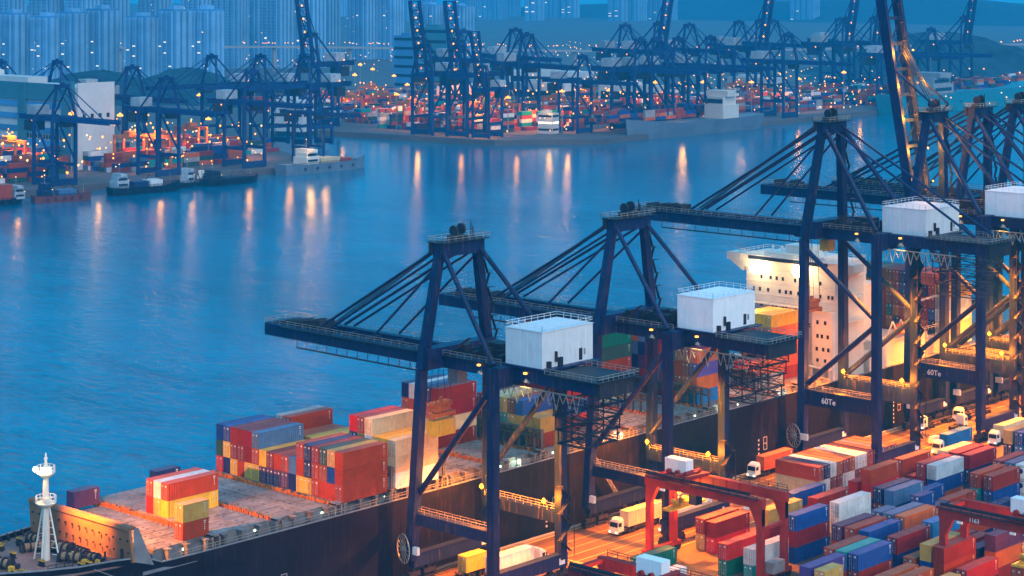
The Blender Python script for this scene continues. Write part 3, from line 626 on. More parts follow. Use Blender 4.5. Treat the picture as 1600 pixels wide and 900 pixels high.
container(-39.2, 231.6, SHIPZ+.2, 'purple', 'lone short purple container on the sea side right behind the orange breakwater', 'containers stacked on the near ship', False)
container(-40.6, 252.6, SHIPZ+.2, 'navy', 'lone short navy container at the sea side behind the foremost stack', 'containers stacked on the near ship', False)
B2 = {0: ['bright', 'navy', 'blue'], 1: ['navy', 'dkgreen', 'blue'], 2: ['mustard', 'yellow', 'dkred'], 3: ['red', 'dkred', 'dkred'], 4: ['yellow', 'dkred', 'crimson'], 5: ['yellow', 'red', 'steel'],
      6: ['purple', 'yellow'], 7: ['purple', 'dkred'], 8: ['purple', 'red'], 9: ['purple', 'red'], 10: ['navy', 'steel'],
      11: ['yellow', 'red', 'red'], 12: ['yellow', 'navy', 'navy'], 13: ['red', 'red', 'dkred'], 14: ['red', 'rust', 'dkgreen'], 15: ['red', 'blue', 'mustard'], 16: ['red', 'red', 'red']}
B2[0] = ['bright', 'dkgreen', 'blue']; B2[1] = ['navy', 'yellow', 'blue']; B2[2] = ['yellow', 'dkred', 'dkred']
ship_stack(270.6, B2, 'row ahead of the nearest crane')
ship_stack(285.1, {1: ['red', 'dkred', 'grey'], 2: ['dkred', 'dkred', 'red'], 3: ['blue', 'orange'], 4: ['dkred', 'orange'], 5: ['red', 'yellow'], 6: ['navy', 'yellow'],
                   11: ['red', 'dkred', 'navy', 'bright'], 12: ['navy', 'red', 'olive', 'dkred'], 13: ['white', 'pale', 'white', 'beige'], 14: ['red', 'grey', 'yellow'], 15: ['white', 'grey', 'yellow'], 16: ['white', 'beige', 'beige']}, 'beside the first crane leg')  # quay side: sodium light on white boxes put into yellow and beige
ship_stack(315.8, {4: ['red', 'dkred', 'orange', 'navy'], 5: ['dkred', 'beige', 'orange', 'white'], 6: ['navy', 'dkred', 'red', 'steel'], 7: ['dkred', 'beige', 'orange', 'navy'], 8: ['dkred', 'beige', 'crimson', 'dkred']}, 'behind the hanging container')
ship_stack(330.6, {8: ['blue', 'dkred', 'dkred'], 9: ['dkred', 'navy', 'beige'], 10: ['red', 'dkred', 'beige'], 11: ['blue', 'teal', 'mustard'], 12: ['dkred', 'mustard', 'dkred'], 13: ['navy', 'mustard', 'blue']}, 'between the first two cranes')
for t, col in enumerate(('dkred', 'mustard', )):
    container(shipcol(14), 331.2, SHIPZ + t*HT, col, 'short %s container, %s tier, at the deck edge behind the first crane' % (CN[col], TIER[t]), 'containers stacked on the near ship', False)
    container(shipcol(15), 331.2, SHIPZ + t*HT, col, 'short %s container, %s tier, outermost at the deck edge behind the first crane' % (CN[col], TIER[t]), 'containers stacked on the near ship', False)
ship_stack(346.0, {i: ['red', 'blue', 'dkred', c] for i, c in zip(range(4, 13), ['dkred', 'crimson', 'green', 'dkred', 'red', 'dkgreen', 'dkred', 'rust', 'red'])}, '', stuff_cols=range(17))
ship_stack(376.0, {3: ['red']*5, 4: ['navy', 'red', 'dkred', 'blue', 'red'], 5: ['dkred', 'blue', 'red', 'dkred', 'dkred'], 6: ['beige', 'violet', 'red', 'dkgreen', 'green']}, 'behind the second crane house', stuff_cols=(3, 4, 5))
CR = ['dkred', 'red', 'navy', 'dkred', 'blue', 'purple', 'rust', 'dkred', 'crimson', 'steel']
ship_stack(390.6, {i: [CR[(i*3 + t*7) % 10] for t in range(5)] for i in range(6, 14)} | {14: ['sky', 'orange', 'violet', 'orange', 'purple']}, 'aft of the second crane', stuff_cols=(6, 7))
ship_stack(414.6, {12: ['navy', 'dkred'], 13: ['steel', 'red'], 14: ['grey', 'orange']}, 'low row before the white deckhouse')
ship_stack(427.8, {9: ['red', 'orange', 'red', 'orange', 'yellow'], 10: ['orange', 'red', 'yellow', 'red', 'yellow'], 11: ['rust', 'orange', 'red', 'orange', 'yellow'], 12: ['orange', 'rust', 'yellow', 'orange', 'yellow'], 13: ['red', 'orange', 'orange']}, 'right before the white deckhouse', stuff_cols=(9, 10))
AF = {}
for i in range(3, 17):
    AF[i] = [CKEYS[[1, 2, 3, 0, 5, 6, 2, 0, 9, 2][(i*7 + t*3 + i*t) % 10]] if False else ['red', 'dkred', 'blue', 'crimson', 'dkred', 'navy', 'red', 'rust', 'dkgreen', 'dkred'][(i*7 + t*3 + i*t) % 10] for t in range(6)]
AF[13][5] = 'orange'; AF[14][5] = 'orange'; AF[15] = ['white', 'beige', 'white', 'grey', 'yellow']; AF[16] = ['white', 'beige', 'white', 'pale', 'yellow']
ship_stack(500.0, AF, 'aft of the deckhouse', stuff_cols=[i for i in range(17) if i < 8], doors=True)

# ---- hanging from the first crane
container(-.3, 292.0, 27.6, 'yellow', 'yellow container hanging from the orange spreader of the nearest crane', 'containers being moved', False, doors=False)

# ---- in the yard: (x, y, [colours from the ground up], long)
SLOT = [318.7, 332.2, 347.2, 361.8, 378.3, 390.6, 404.2, 418.4, 433.0, 447.7]
ROWN = ['first', 'second', 'third', 'fourth', 'fifth', 'sixth', 'seventh', 'eighth', 'ninth', 'tenth']
YARD = {0: [(65.6, 'navy'), (73.2, 'red dkred violet'), (76.6, '-navy -red -mustard')],
        1: [(45.2, 'green bright', 330.3), (51.2, 'teal white', 330.8), (66.6, 'blue rust'), (69.5, 'navy dkgreen red'), (72.3, 'dkred rust teal'), (75.1, 'navy dkred blue'), (81, 'steel rust'), (84.4, 'navy rust'), (87.5, 'sky -pale'), (90.4, 'red mustard'), (93.3, 'navy')],
        2: [(30.2, 'mustard dkred', 342.2), (33.6, 'bright dkred', 341.4), (43.3, 'dkred crimson mustard'), (50.0, 'blue crimson blue'), (61.4, 'navy red purple'), (64.4, 'blue navy red'), (67.8, 'red dkred blue'), (74.4, 'blue navy crimson'), (78.2, 'blue rust'), (82, 'red blue mustard'), (85, 'blue red dkred'), (90, 'navy crimson')],
        3: [(35.6, 'blue orange'), (39.3, 'dkred red blue'), (45.4, 'navy crimson dkred'), (51.0, 'grey white white'), (61.3, '-navy -blue -steel'), (64.1, 'red dkred steel'), (67.1, 'rust navy orange'), (73.6, 'navy red sky'), (77, 'red dkred'), (80, 'blue crimson'), (84, 'red navy'), (88, 'dkred rust purple')],
        4: [(51.1, 'navy dkred navy'), (54.0, 'rust navy steel'), (60.6, 'blue navy -blue'), (64, 'red rust'), (68, 'dkred blue'), (72, 'navy red'), (76, 'red')],
        5: [(36.6, 'red bright'), (40.1, 'navy bright red'), (45.4, 'red'), (52, 'grey blue'), (60, 'rust red'), (64, 'navy'), (70, 'red navy')],
        6: [(40.1, 'dkred red red'), (43.2, 'navy dkred'), (46.0, 'navy crimson crimson'), (48.9, 'rust blue pale'), (60, 'navy teal red'), (63.4, 'red blue dkred'), (67, 'blue')],
        7: [(43.1, 'dkred red beige'), (46.2, 'crimson dkred crimson'), (49.4, 'steel navy crimson'), (57.6, 'navy red crimson'), (60.6, '*white *white steel'), (63.6, '*white *white *white'), (66.6, '*white *white *white')],
        8: [(45, 'blue'), (50, 'dkred'), (54, 'navy crimson'), (62, 'red dkred'), (66, 'blue red')],
        9: [(44.1, 'dkred navy olive'), (47.1, 'sky sky blue'), (50.2, 'navy red navy')]}
for s, L_ in YARD.items():
    for k, (x, cols, *yy_) in enumerate(L_):
        for t, cc in enumerate(cols.split()):
            sh = cc.startswith('-'); rf = cc.startswith('*'); cc = cc.strip('-*')
            top = t == len(cols.split()) - 1
            lab = '%s%s%s container, %s of %s stack from the sea, %s yard row' % ('short ' if sh else '', CN[cc], ' refrigerated' if rf else '', 'top' if top else TIER[t] + ' tier', ORD[k], ROWN[s])
            container(x, yy_[0] if yy_ else SLOT[s], t*HT, cc, lab, 'containers stacked in the yard', not sh, doors=False if rf else None, reefer=rf)
# green box with a blue one underneath, near the first gantry's wheels
container(31.4, 319.0, .0, 'green', 'green container alone on the pavement beside the first red gantry legs', 'containers stacked in the yard', doors=True)
container(48.4, 300.5, 0.02, 'blue', 'blue container under a white one at the bottom edge of the yard', 'containers stacked in the yard')
container(48.6, 300.3, HT+.03, 'white', 'white container with worn side at the bottom edge of the yard', 'containers stacked in the yard', doors=True)
# the row lying across the quay beside the tall crane
TOPX = ['red', 'navy', 'white', 'rust', 'dkred', 'rust', 'white', 'white', 'red', 'dkred', 'blue', 'red', 'dkred']
BOTX = ['beige', 'white', 'dkred', 'dkred', 'white', 'white', 'dkred', 'dkred', 'red', 'dkred', 'navy', 'dkred', 'red']
for i in range(13):
    for t, src in enumerate((BOTX, TOPX)):
        container(12.5, 396.0 + i*2.62, t*HT, src[i], '%s container, %s tier, %s in the row lying across the quay' % (CN[src[i]], 'top' if t else 'bottom', ORD[i]), 'containers in the row across the quay', True, R(90), 1.0, True)
print('containers', NCONT[0], 'dup labels', [k for k, v in USED.items() if v > 1][:20])

# ------------------------------------------------------------------ the near container ship
ship = empty('container_ship', (-22, 330, -4), 0, 'large dark hulled container ship moored along the near quay under the cranes', 'ship')
SO = Vector((-22, 330, -4))
def sb(q, name, mat, parent=None, smooth=False):
    """build in world coordinates, hang under the ship"""
    q.v = [(v[0]-SO.x, v[1]-SO.y, v[2]-SO.z) for v in q.v]
    return q.build(name, mat, parent or ship, smooth=smooth)
# deck outline stations: y, near side x, far side x, top z
ST = [(176, -21, -21.5, 18.6), (183, -16.5, -25, 18.5), (190, -12.6, -27, 18.4), (197, -9.2, -28.2, 18.3), (203, -5.6, -29.2, 18.2), (209, -3.0, -30, 18.1), (216, -1.7, -31.4, 18.0), (222, -1.6, -34.2, 17.4),
      (226, -1.6, -36.6, 15.7), (234, -1.6, -40, 15.6), (246, -1.6, -42.2, 15.6), (262, -1.6, -43.3, 15.6), (300, -1.6, -43.4, 15.7), (420, -1.6, -43.4, 16.4), (520, -1.6, -43.4, 16.6), (580, -3, -42, 16.8), (600, -9, -36, 17)]
q = MB(); nS = len(ST)
def sec(k):
    y, xn, xf, zt = ST[k]; fl = max(0, min(1, (246 - y)/60)); cx = (xn+xf)/2
    wl = 1 - .55*fl; P = []
    for x, s in ((xn, 1), (xf, -1)):
        P.append([(x, y, zt), (cx + (x-cx)*(1-.12*fl), y + fl*1, 11), (cx + (x-cx)*(1-.4*fl), y + fl*3, 3), (cx + (x-cx)*wl, y + fl*5, -4.6)])
    return P
SC = [sec(k) for k in range(nS)]
for k in range(nS-1):
    for s in (0, 1):
        for j in range(3):
            a, b = SC[k][s], SC[k+1][s]; f = [a[j], a[j+1], b[j+1], b[j]]; q.face(f if s == 0 else f[::-1], 0)
q.face([SC[-1][0][j] for j in range(4)] + [SC[-1][1][j] for j in (3, 2, 1, 0)])
q.face([SC[0][0][j] for j in range(4)] + [SC[0][1][j] for j in (3, 2, 1, 0)])
sb(q, 'hull', [M['hull']])
q = MB()
for yy in range(238, 520, 12): q.box(-1.6, -1.57, yy-.05, yy+.05, -3.5, 15.2)
for zz in (4.5, 10): q.box(-1.6, -1.575, 262, 560, zz-.05, zz+.05)
o = sb(q, 'plate_seam', M['hull']); o['kind'] = 'stuff'
q = MB()
for yy in (252, 330, 408.5, 470):
    for k in range(6): q.box(-1.58, -1.55, yy, yy+.5, 1+k*1.1, 1.5+k*1.1)
    q.box(-1.58, -1.55, yy+2.2, yy+2.35, 4, 7.2); q.box(-1.58, -1.55, yy+3.6, yy+3.75, 4, 7.2); q.box(-1.58, -1.55, yy+2.2, yy+3.75, 4, 4.15); q.box(-1.58, -1.55, yy+2.2, yy+3.75, 7.05, 7.2); q.box(-1.58, -1.55, yy+2.2, yy+3.75, 5.5, 5.65)
o = sb(q, 'draught_mark', M['mark_white']); o['kind'] = 'stuff'
q = MB()
for k in range(nS-1):
    for s in (0, 1):          # bulwark inside and cap
        a, b = Vector(SC[k][s][0]), Vector(SC[k+1][s][0]); d = .12 if s == 0 else -.12
        q.beam(a, b, .3, .22)
sb(q, 'gunwale', M['deck_grey'])
q = MB()
def deckpoly(y0, y1, z):
    n = [(s[1]-.15, s[0]) for s in ST if y0 <= s[0] <= y1]; f = [(s[2]+.15, s[0]) for s in ST if y0 <= s[0] <= y1]
    return n + f[::-1]
q.prism(deckpoly(176, 222, 17), 16.6, 17.0); sb(q, 'forecastle_deck', M['deck'])
q = MB(); q.prism(deckpoly(222, 600, 15), 14.0, 14.6); sb(q, 'main_deck', M['deck_grey'])
# breakwater
q = MB(); y = 218.8
q.hexa([(-32.2, y, 17), (-1.0, y+.4, 17), (-1.0, y+.9, 17), (-32.2, y+.5, 17), (-32.2, y-.5, 22.7), (-1.6, y-.1, 22.7), (-1.6, y+.5, 22.7), (-32.2, y+.1, 22.7)])
bw = sb(q, 'breakwater', M['buff'])
q = MB(); q.hexa([(-32.3, y-.7, 22.7), (-1.5, y-.3, 22.7), (-1.5, y+1.9, 22.7), (-32.3, y+1.5, 22.7), (-32.3, y-.5, 23.3), (-1.5, y-.1, 23.3), (-1.5, y+1.2, 23.3), (-32.3, y+.8, 23.3)]); sb(q, 'breakwater_cap', M['buff'], None)
q = MB(); q.face([(-1.3, y+.9, 17), (-1.3, y+5.2, 15.6), (-1.5, y+1.9, 22.9), (-1.5, y+.9, 22.9)]); q.face([(-1.2, y+.9, 17), (-1.4, y+.9, 22.9), (-1.4, y+1.9, 22.9), (-1.2, y+5.2, 15.6)]); sb(q, 'bulwark_wing', M['deck_grey'])
q = MB()
for i in range(15):
    x = -31 + i*2.1
    for z in (18.6, 20.8): q.box(x-.16, x+.16, y-.52 if z > 20 else y-.3, y-.3 if z > 20 else y-.1, z, z+.32)
q.box(-4.2, -3.5, y-.02, y+.24, 17.1, 19.1); sb(q, 'breakwater_fitting', M['dark_steel'])
# hatch covers with lashing bridges between the bays
bays = [(225.5, 237.5), (240.0, 253.0), (255.2, 268.2), (270.3, 283.0), (285.0, 297.6), (300.2, 313.4), (315.6, 328.4), (330.4, 343.2), (345.8, 358.5), (360.8, 373.6), (375.8, 388.5), (390.4, 403.0), (405.0, 413.5), (414.4, 427.0), (427.6, 440.2), (499, 513)]
for n, (y0, y1) in enumerate(bays):
    for (x0, x1) in ((-41.6, -27.9), (-27.7, -16.2), (-16.0, -3.6)):
        if n == 0: x0 = max(x0, -35.5)
        q = MB(); q.box(x0, x1, y0, y1, 16.7, 17.45); q.box(x0-.1, x1+.1, y0+.3, y1-.3, 17.45, 17.56)
        for i in range(5): q.box(x0+.6+i*(x1-x0-1.2)/4-.2, x0+.6+i*(x1-x0-1.2)/4+.2, y0+.15, y0+.5, 17.56, 17.6)
        for i in range(1, 4): xx = x0 + (x1-x0)*i/4; q.box(xx-.06, xx+.06, y0+.4, y1-.4, 17.56, 17.64)
        q.box(x0+.2, x1-.2, (y0+y1)/2-.1, (y0+y1)/2+.1, 17.56, 17.66)
        for i in range(7):
            for j in (0, 1, 2, 3): q.box(x0+.5+i*(x1-x0-1.2)/6, x0+.8+i*(x1-x0-1.2)/6, y0+.7+j*(y1-y0-1.8)/3, y0+1.0+j*(y1-y0-1.8)/3, 17.56, 17.68+.1*rnd.random())
        sb(q, 'hatch_cover', M['hatch'])
    q = MB(); q.box(-41.8, -3.4, y0-.15, y1+.15, 14.6, 16.68); sb(q, 'hatch_coaming', M['deck_grey'])
q = MB()
for n, ((a0, a1), (b0, b1)) in enumerate(zip(bays[:-2], bays[1:-1])):
    ym = (a1+b0)/2
    for i in range(70):
        x = -41 + i*.55; q.box(x-.12, x+.14+rnd.random()*.3, ym-.5+rnd.random()*.6, ym-.2+rnd.random()*.7, 16.6, 17.5+rnd.random()*.55)
o = sb(q, 'lashing_gear', M['orange_steel']); o['kind'] = 'stuff'
for n, ((a0, a1), (b0, b1)) in enumerate(zip(bays[:-2], bays[1:-1])):
    ym = (a1+b0)/2; hgt = 17.6 if n < 2 else 21.5
    if n in (3, 4, 6, 7, 9, 10, 12):
        q = MB()
        for i in range(18): q.box(-41.6+i*2.318-.14, -41.6+i*2.318+.14, ym-.35, ym+.35, 16.5, 22.2)
        q.box(-41.8, -2.0, ym-.6, ym+.6, 20.6, 20.85); q.box(-41.8, -2.0, ym-.5, ym+.5, 22.1, 22.3)
        for s in (-.55, .55): q.rail([(-41.6, ym+s, 20.85), (-2.2, ym+s, 20.85)], step=2.3)
        sb(q, 'lashing_bridge', M['dark_grey'])
    q = MB(); q.box(-3.5, -1.8, ym-1.0, ym-.6, 14.6, 17.9); q.box(-3.5, -1.8, ym+.6, ym+1.0, 14.6, 17.9); q.box(-3.5, -1.8, ym-1.0, ym+1.0, 17.6, 18.0); sb(q, 'pedestal', M['hatch'])
q = MB(); i = 0; yy = 228.0
while yy < 440:
    q.box(-3.0, -1.9, yy-.3, yy+.3, 14.6, 17.3); q.box(-3.3, -1.75, yy-.5, yy+.5, 17.3, 17.55); yy += 4.3
sb(q, 'deck_stanchion', M['hatch'])['kind'] = 'stuff'
q = MB(); q.rail([(-1.75, 228, 15.5), (-1.75, 440, 16.2)], step=2.6); sb(q, 'handrail', M['rail_steel'])
q = MB()
for yy in range(232, 440, 17): q.box(-3.35, -3.1, yy, yy+.35, 16.2, 16.55)
sb(q, 'deck_lamp', M['lamp_white'])
for yy in (270, 322, 356, 395, 420): lamp((-2.4, yy, 16.6), 260, (.75, 1, .7), .15)
# foremast with platforms, ladder legs and lamps
mx, my = -14.1, 209.8
q = MB(); q.tube((mx, my, 17), (mx, my, 34), .78, .45, 14, 0); fm = sb(q, 'foremast', M['ship_white'], smooth=False)
for (dx, dy) in ((-2.2, -1.0), (1.6, -2.0), (2.2, 1.4)):
    q = MB(); q.tube((mx+dx, my+dy, 17), (mx+dx*.25, my+dy*.25, 26.6), .16, n=6)
    for k in range(7): z = 18 + k*1.2; f = 1-.75*(z-17)/9.6; q.beam((mx+dx*f, my+dy*f, z), (mx+dx*f*.5, my+dy*f*.5, z+.1), .08)
    sb(q, 'mast_leg', M['ship_white'])
for z, r in ((27.2, 1.8), (32.6, 1.6)):
    q = MB(); q.tube((mx, my, z-.7), (mx, my, z), .9, r, 14); q.tube((mx, my, z), (mx, my, z+.12), r, n=14)
    n = 12
    for i in range(n):
        a = 2*math.pi*i/n; b = 2*math.pi*(i+1)/n
        p = (mx+math.cos(a)*r, my+math.sin(a)*r); p2 = (mx+math.cos(b)*r, my+math.sin(b)*r)
        q.beam((*p, z), (*p, z+1.3), .1)
        for h in (.7, 1.3): q.beam((*p, z+h), (*p2, z+h), .1)
    q.box(mx+.4, mx+1.6, my-1, my-.2, z+.1, z+1.1)
    sb(q, 'mast_platform', M['ship_white'])
q = MB(); q.tube((mx, my, 34), (mx, my, 36.2), .3, .12, 8); q.ball((mx, my, 35.2), .5); q.beam((mx, my, 27), (mx+.9, my, 34), .1); sb(q, 'mast_head', M['ship_white'])
M['mast_glow'] = glow('mast_floodlight', (1.0, .74, .36), 30)
for p, r in (((mx-1.7, my-1.2, 33.2), .5), ((mx+1.9, my-.8, 33.4), .62), ((mx+1.4, my-1.9, 33.2), .5)):
    q = MB(); q.ball(p, r); sb(q, 'mast_lamp', M['mast_glow'])
lamp((mx+2.2, my-1.4, 33.2), 160, (1, .74, .38), .3); lamp((mx-1.2, my-1.6, 33.2), 4000, (1, .36, .05), .4, None, 90, (mx+1, my+1.5, 17)); lamp((mx+1.8, my+1.6, 33.8), 190000, (1, .27, .008), .4, None, 84, (-15, 238, 17)); lamp((mx-1.7, my-2.0, 33.4), 120, (1, .74, .38), .3)
# windlasses, winches, bollards and rails on the forecastle
def winch(x, y, s, a):
    q = MB(); u = Vector((math.cos(a), math.sin(a), 0)); v = Vector((-u.y, u.x, 0)); c = Vector((x, y, 17))
    def P(i, j, k): return c + u*i*s + v*j*s + Vector((0, 0, k*s))
    q.tube(P(-2, 0, 1), P(2, 0, 1), .75*s, n=12, mi=1)
    for i in (-2, -.7, .7, 2): q.tube(P(i-.12, 0, 1), P(i+.12, 0, 1), 1.15*s, n=14)
    for i in (-2.4, 2.4): q.hexa([P(i-.3, -.9, 0), P(i+.3, -.9, 0), P(i+.3, .9, 0), P(i-.3, .9, 0), P(i-.3, -.4, 1.5), P(i+.3, -.4, 1.5), P(i+.3, .4, 1.5), P(i-.3, .4, 1.5)])
    q.tube(P(2.6, .2, .7), P(3.6, .2, .7), .5*s, n=10); q.hexa([P(2.5, -1.5, .1), P(3.4, -1.5, .1), P(3.4, -.7, .1), P(2.5, -.7, .1), P(2.5, -1.5, 1), P(3.4, -1.5, 1), P(3.4, -.7, 1), P(2.5, -.7, 1)], 2)
    sb(q, 'winch', [M['dark_steel'], M['rope_drum'], M['yellow_steel']])
for a in ((-15.5, 201.5, 1.0, .35), (-20.5, 211.5, .9, 1.2), (-24, 214.6, .95, .1), (-15.5, 214.2, 1.1, .2), (-9.5, 212.2, 1.0, .5), (-11.5, 215.6, .8, 0), (-7.6, 214.9, .8, .2)): winch(*a)
for (x, y) in ((-10.5, 200.5), (-9.4, 201.6), (-25.8, 207.6), (-26.6, 208.4), (-5.5, 211), (-5.2, 212.4), (-27.2, 212.6), (-19, 197.5), (-12, 207.2), (-20, 206.5)):
    q = MB()
    for d in (0, .9): q.tube((x+d, y, 17), (x+d, y, 18.1), .3, n=8); q.tube((x+d, y, 17.9), (x+d, y, 18.1), .38, n=8, mi=1)
    q.box(x-.5, x+1.4, y-.35, y+.35, 17, 17.12)
    sb(q, 'mooring_bitt', [M['black'], M['yellow_steel']])
q = MB()
for s in ST[:6]: q.beam((s[2]+.2, s[0], 18.3), (s[2]+1.5, s[0], 17.0), .2, .3)
for k in range(22):
    f = k/21; y = 178 + f*38
    xs_ = [(a[0], a[2]) for a in ST]; 
    for (ya, xa), (yb, xb) in zip(xs_[:-1], xs_[1:]):
        if ya <= y <= yb: x = xa + (xb-xa)*(y-ya)/(yb-ya)
    q.hexa([(x+.2, y-.1, 17), (x+1.3, y-.1, 17), (x+1.3, y+.1, 17), (x+.2, y+.1, 17), (x+.1, y-.1, 18.2), (x+.4, y-.1, 18.2), (x+.4, y+.1, 18.2), (x+.1, y+.1, 18.2)])
sb(q, 'bulwark_stay', M['dark_steel'])['kind'] = 'stuff'
q = MB(); q.rail([(-7.0, 205.4, 17), (-5.8, 209.8, 17)], step=1.5, h=1.3, t=.12); sb(q, 'handrail', M['dark_steel'])
for i in range(40):
    pass
q = MB()
for i in range(46):
    x = -26 + rnd.random()*20; y = 211 + rnd.random()*6.5; h = .4 + rnd.random()*1.1
    q.box(x-.3, x+.3, y-.3, y+.3, 17, 17+h) if i % 3 else q.tube((x, y, 17), (x, y, 17+h*1.4), .2, n=6)
o = sb(q, 'deck_fitting', M['dark_steel']); o['kind'] = 'stuff'
# the lit white deckhouse
q = MB(); q.box(-33, -4.4, 446.5, 460, 14.6, 42.6); dh = sb(q, 'deckhouse', M['ship_white'])
q = MB(); q.box(-10.8, -4.35, 445.2, 446.45, 14.6, 33.5); sb(q, 'deckhouse_annex', M['ship_white'])
q = MB(); q.hexa([(-34, 446.2, 42.62), (-2.2, 446.2, 42.62), (-2.2, 458, 42.62), (-34, 458, 42.62), (-34, 444.6, 46.4), (-2.2, 444.6, 46.4), (-2.2, 458, 46.4), (-34, 458, 46.4)]); br = sb(q, 'bridge', M['ship_white'])
for s, x0, x1 in ((1, -2.2, 2.2), (-1, -38.6, -34)):
    q = MB(); q.box(x0, x1, 445, 450, 44.4, 46.4); xo = x1 if s > 0 else x0; xi = x0 if s > 0 else x1
    q.hexa([(xi-.1, 446, 41.6), (xi+.1, 446, 41.6), (xi+.1, 449, 41.6), (xi-.1, 449, 41.6), (min(xi, xo), 446, 44.38), (max(xi, xo), 446, 44.38), (max(xi, xo), 449, 44.38), (min(xi, xo), 449, 44.38)])
    sb(q, 'bridge_wing', M['ship_white'])
q = MB(); q.box(-31, -5.5, 444.52, 444.62, 45.2, 46.15); sb(q, 'bridge_window', M['glass'])
q = MB()
for (z, xs_) in ((40, (-28, -25, -23, -21, -17, -13.5, -9)), (36.6, (-30.5, -28.5, -25.8, -22, -20, -18.4, -16, -9, -6.4, -5.2)), (32.6, (-28, -24.2, -23.2, -21, -20, -16.8)), (28.6, (-27, -22, -19, -15.2, -12.5))):
    for x in xs_: q.box(x-.34, x+.34, 446.36, 446.47, z, z+1.0)
for (z, xs_) in ((30, (-9, -6.6)), (26.4, (-9, -7.6, -5.8)), (23, (-9.2, -7.2, -5.6)), (20, (-9, -6.6))):
    for x in xs_: q.box(x-.34, x+.34, 445.08, 445.17, z, z+1.0)
o = sb(q, 'porthole', M['glass']); o['kind'] = 'stuff'
for z in (22.2, 25.6, 29.0, 32.4, 35.8, 39.2):
    q = MB(); q.box(-33.12, -10.9 if z < 33.6 else -4.3, 446.32, 446.5, z, z+.16); sb(q, 'deck_edge', M['ship_white'])
q = MB(); q.box(-30, -6, 443.9, 446.3, 33.6, 33.75); q.rail([(-30, 443.95, 33.75), (-6, 443.95, 33.75)], step=1.9); sb(q, 'front_gallery', M['ship_white'])
q = MB(); q.box(-28, -8, 447, 457, 46.42, 47.2); q.box(-22, -14, 449, 455, 47.2, 49.4)
q.tube((-18, 452, 49.4), (-18, 452, 57), .5, .3, 8); q.beam((-21, 452, 54), (-15, 452, 54), .3); q.beam((-18, 451, 56), (-18, 449, 56), .2, .6)
for x in (-26, -23, -12, -9): q.tube((x, 449, 46.4), (x, 449, 48.4), .25, n=6); q.ball((x, 449, 48.6), .5)
sb(q, 'wheelhouse_top', M['ship_white'])
q = MB(); A = [(-34, 444.8, 46.4), (-2.2, 444.8, 46.4), (-2.2, 457.8, 46.4), (-34, 457.8, 46.4)]; q.rail(A + A[:1], step=1.9)
for z in (24.6, 30.6, 36.6): q.box(-4.3, -2.4, 448, 458.5, z-.1, z+.05); q.rail([(-2.5, 448, z), (-2.5, 458.5, z)], step=1.8)
q.rail([(-24, 444.2, 19.2), (-4, 444.2, 19.2)], step=1.6); sb(q, 'handrail', M['ship_white'])
q = MB(); q.box(-41.6, -3.0, 442.6, 444.4, 18.9, 19.15)
for x in range(-40, -2, 3): q.box(x-.2, x+.2, 443, 444, 14.6, 18.9); q.beam((x, 443.2, 19), (x+1.6, 443.2, 15), .14)
sb(q, 'lashing_bridge', M['ship_white'])
q = MB(); q.box(-31, -12, 470, 480, 14.6, 37); q.box(-28, -16, 472, 479, 37, 42); sb(q, 'funnel_casing', M['ship_white'])
q = MB(); q.box(-42, -3.2, 461, 497, 14.6, 20.6); q.box(-12, -3.2, 466, 490, 20.6, 23.2); sb(q, 'poop_house', M['ship_white'])
q = MB()
for z in (20.65, 23.25): q.rail([(-3.3, 462, z), (-3.3, 496, z)], step=1.7)
for y in (470, 474, 482): q.beam((-4, y, 23), (-1.6, y, 28.4), .35); q.beam((-1.6, y, 28.4), (-.4, y, 26), .3)
q.tube((-7, 486, 23.2), (-7, 486, 31), .5, n=8); q.beam((-7, 486, 30.5), (-1, 492, 33), .5)
sb(q, 'davit', M['ship_white'])
q = MB(); yb = 476
for (a, b, ra, rb) in ((471.5, 473, .3, 1.35), (473, 478.6, 1.35, 1.45), (478.6, 480.4, 1.45, .4)): q.tube((-2.2, a, 25.6), (-2.2, b, 25.6), ra, rb, 12)
q.box(-2.9, -1.5, 473.6, 478, 26.4, 27.3); sb(q, 'lifeboat', M['lifeboat'])
q = MB(); q.tube((-27.6, 443.0, 43.2), (-27.6, 442.4, 43.1), 1.5, n=14); q.tube((-13.6, 443.0, 43.6), (-13.6, 442.4, 43.5), 1.5, n=14); q.beam((-27.6, 446, 43.2), (-27.6, 443.8, 43.2), .2); q.beam((-13.6, 446, 43.6), (-13.6, 443.6, 43.6), .2); sb(q, 'floodlight', glow('bridge_floodlight', (1.0, .72, .34), 40))
for x, z in ((-27.6, 43.0), (-13.6, 43.4)): lamp((x, 442.0, z-.4), 1500, (1, .36, .05), .5)
lamp((-7, 437.5, 28), 1300, (1, .28, .015), .5); lamp((-20, 432, 36), 1700, (1, .36, .04), .5); lamp((0, 466, 30), 2200, (1, .32, .03), .5); lamp((2.5, 488, 30), 2600, (1, .32, .03), .5)
lamp((-9, 262, 29), 4160, (1, .30, .012), .5, None, 120, (-9, 262, 0)); lamp((-10, 281, 37), 1920, (1, .30, .015), .5, None, 120, (-10, 281, 0)); lamp((-12, 306, 30), 9600, (1, .30, .012), .5, None, 120, (-12, 306, 0)); lamp((-14, 365, 30), 14400, (1, .30, .012), .5, None, 120, (-14, 365, 0)); lamp((-10, 408, 32), 14400, (1, .30, .012), .5, None, 120, (-10, 408, 0))
# dark gangway stair and a mooring line or two
q = MB(); q.tube((-1.2, 206.5, 17.6), (6, 232, .6), .06, n=5); q.tube((-1.2, 211, 17.6), (2, 244, .6), .06, n=5); sb(q, 'mooring_line', M['rail_steel'])
q = MB(); q.beam((-.9, 344, 14.8), (2.2, 353, .6), .9, .14); q.rail([(-.5, 344, 14.8), (2.5, 353, .6)], step=1.5); sb(q, 'gangway', M['rail_steel'])

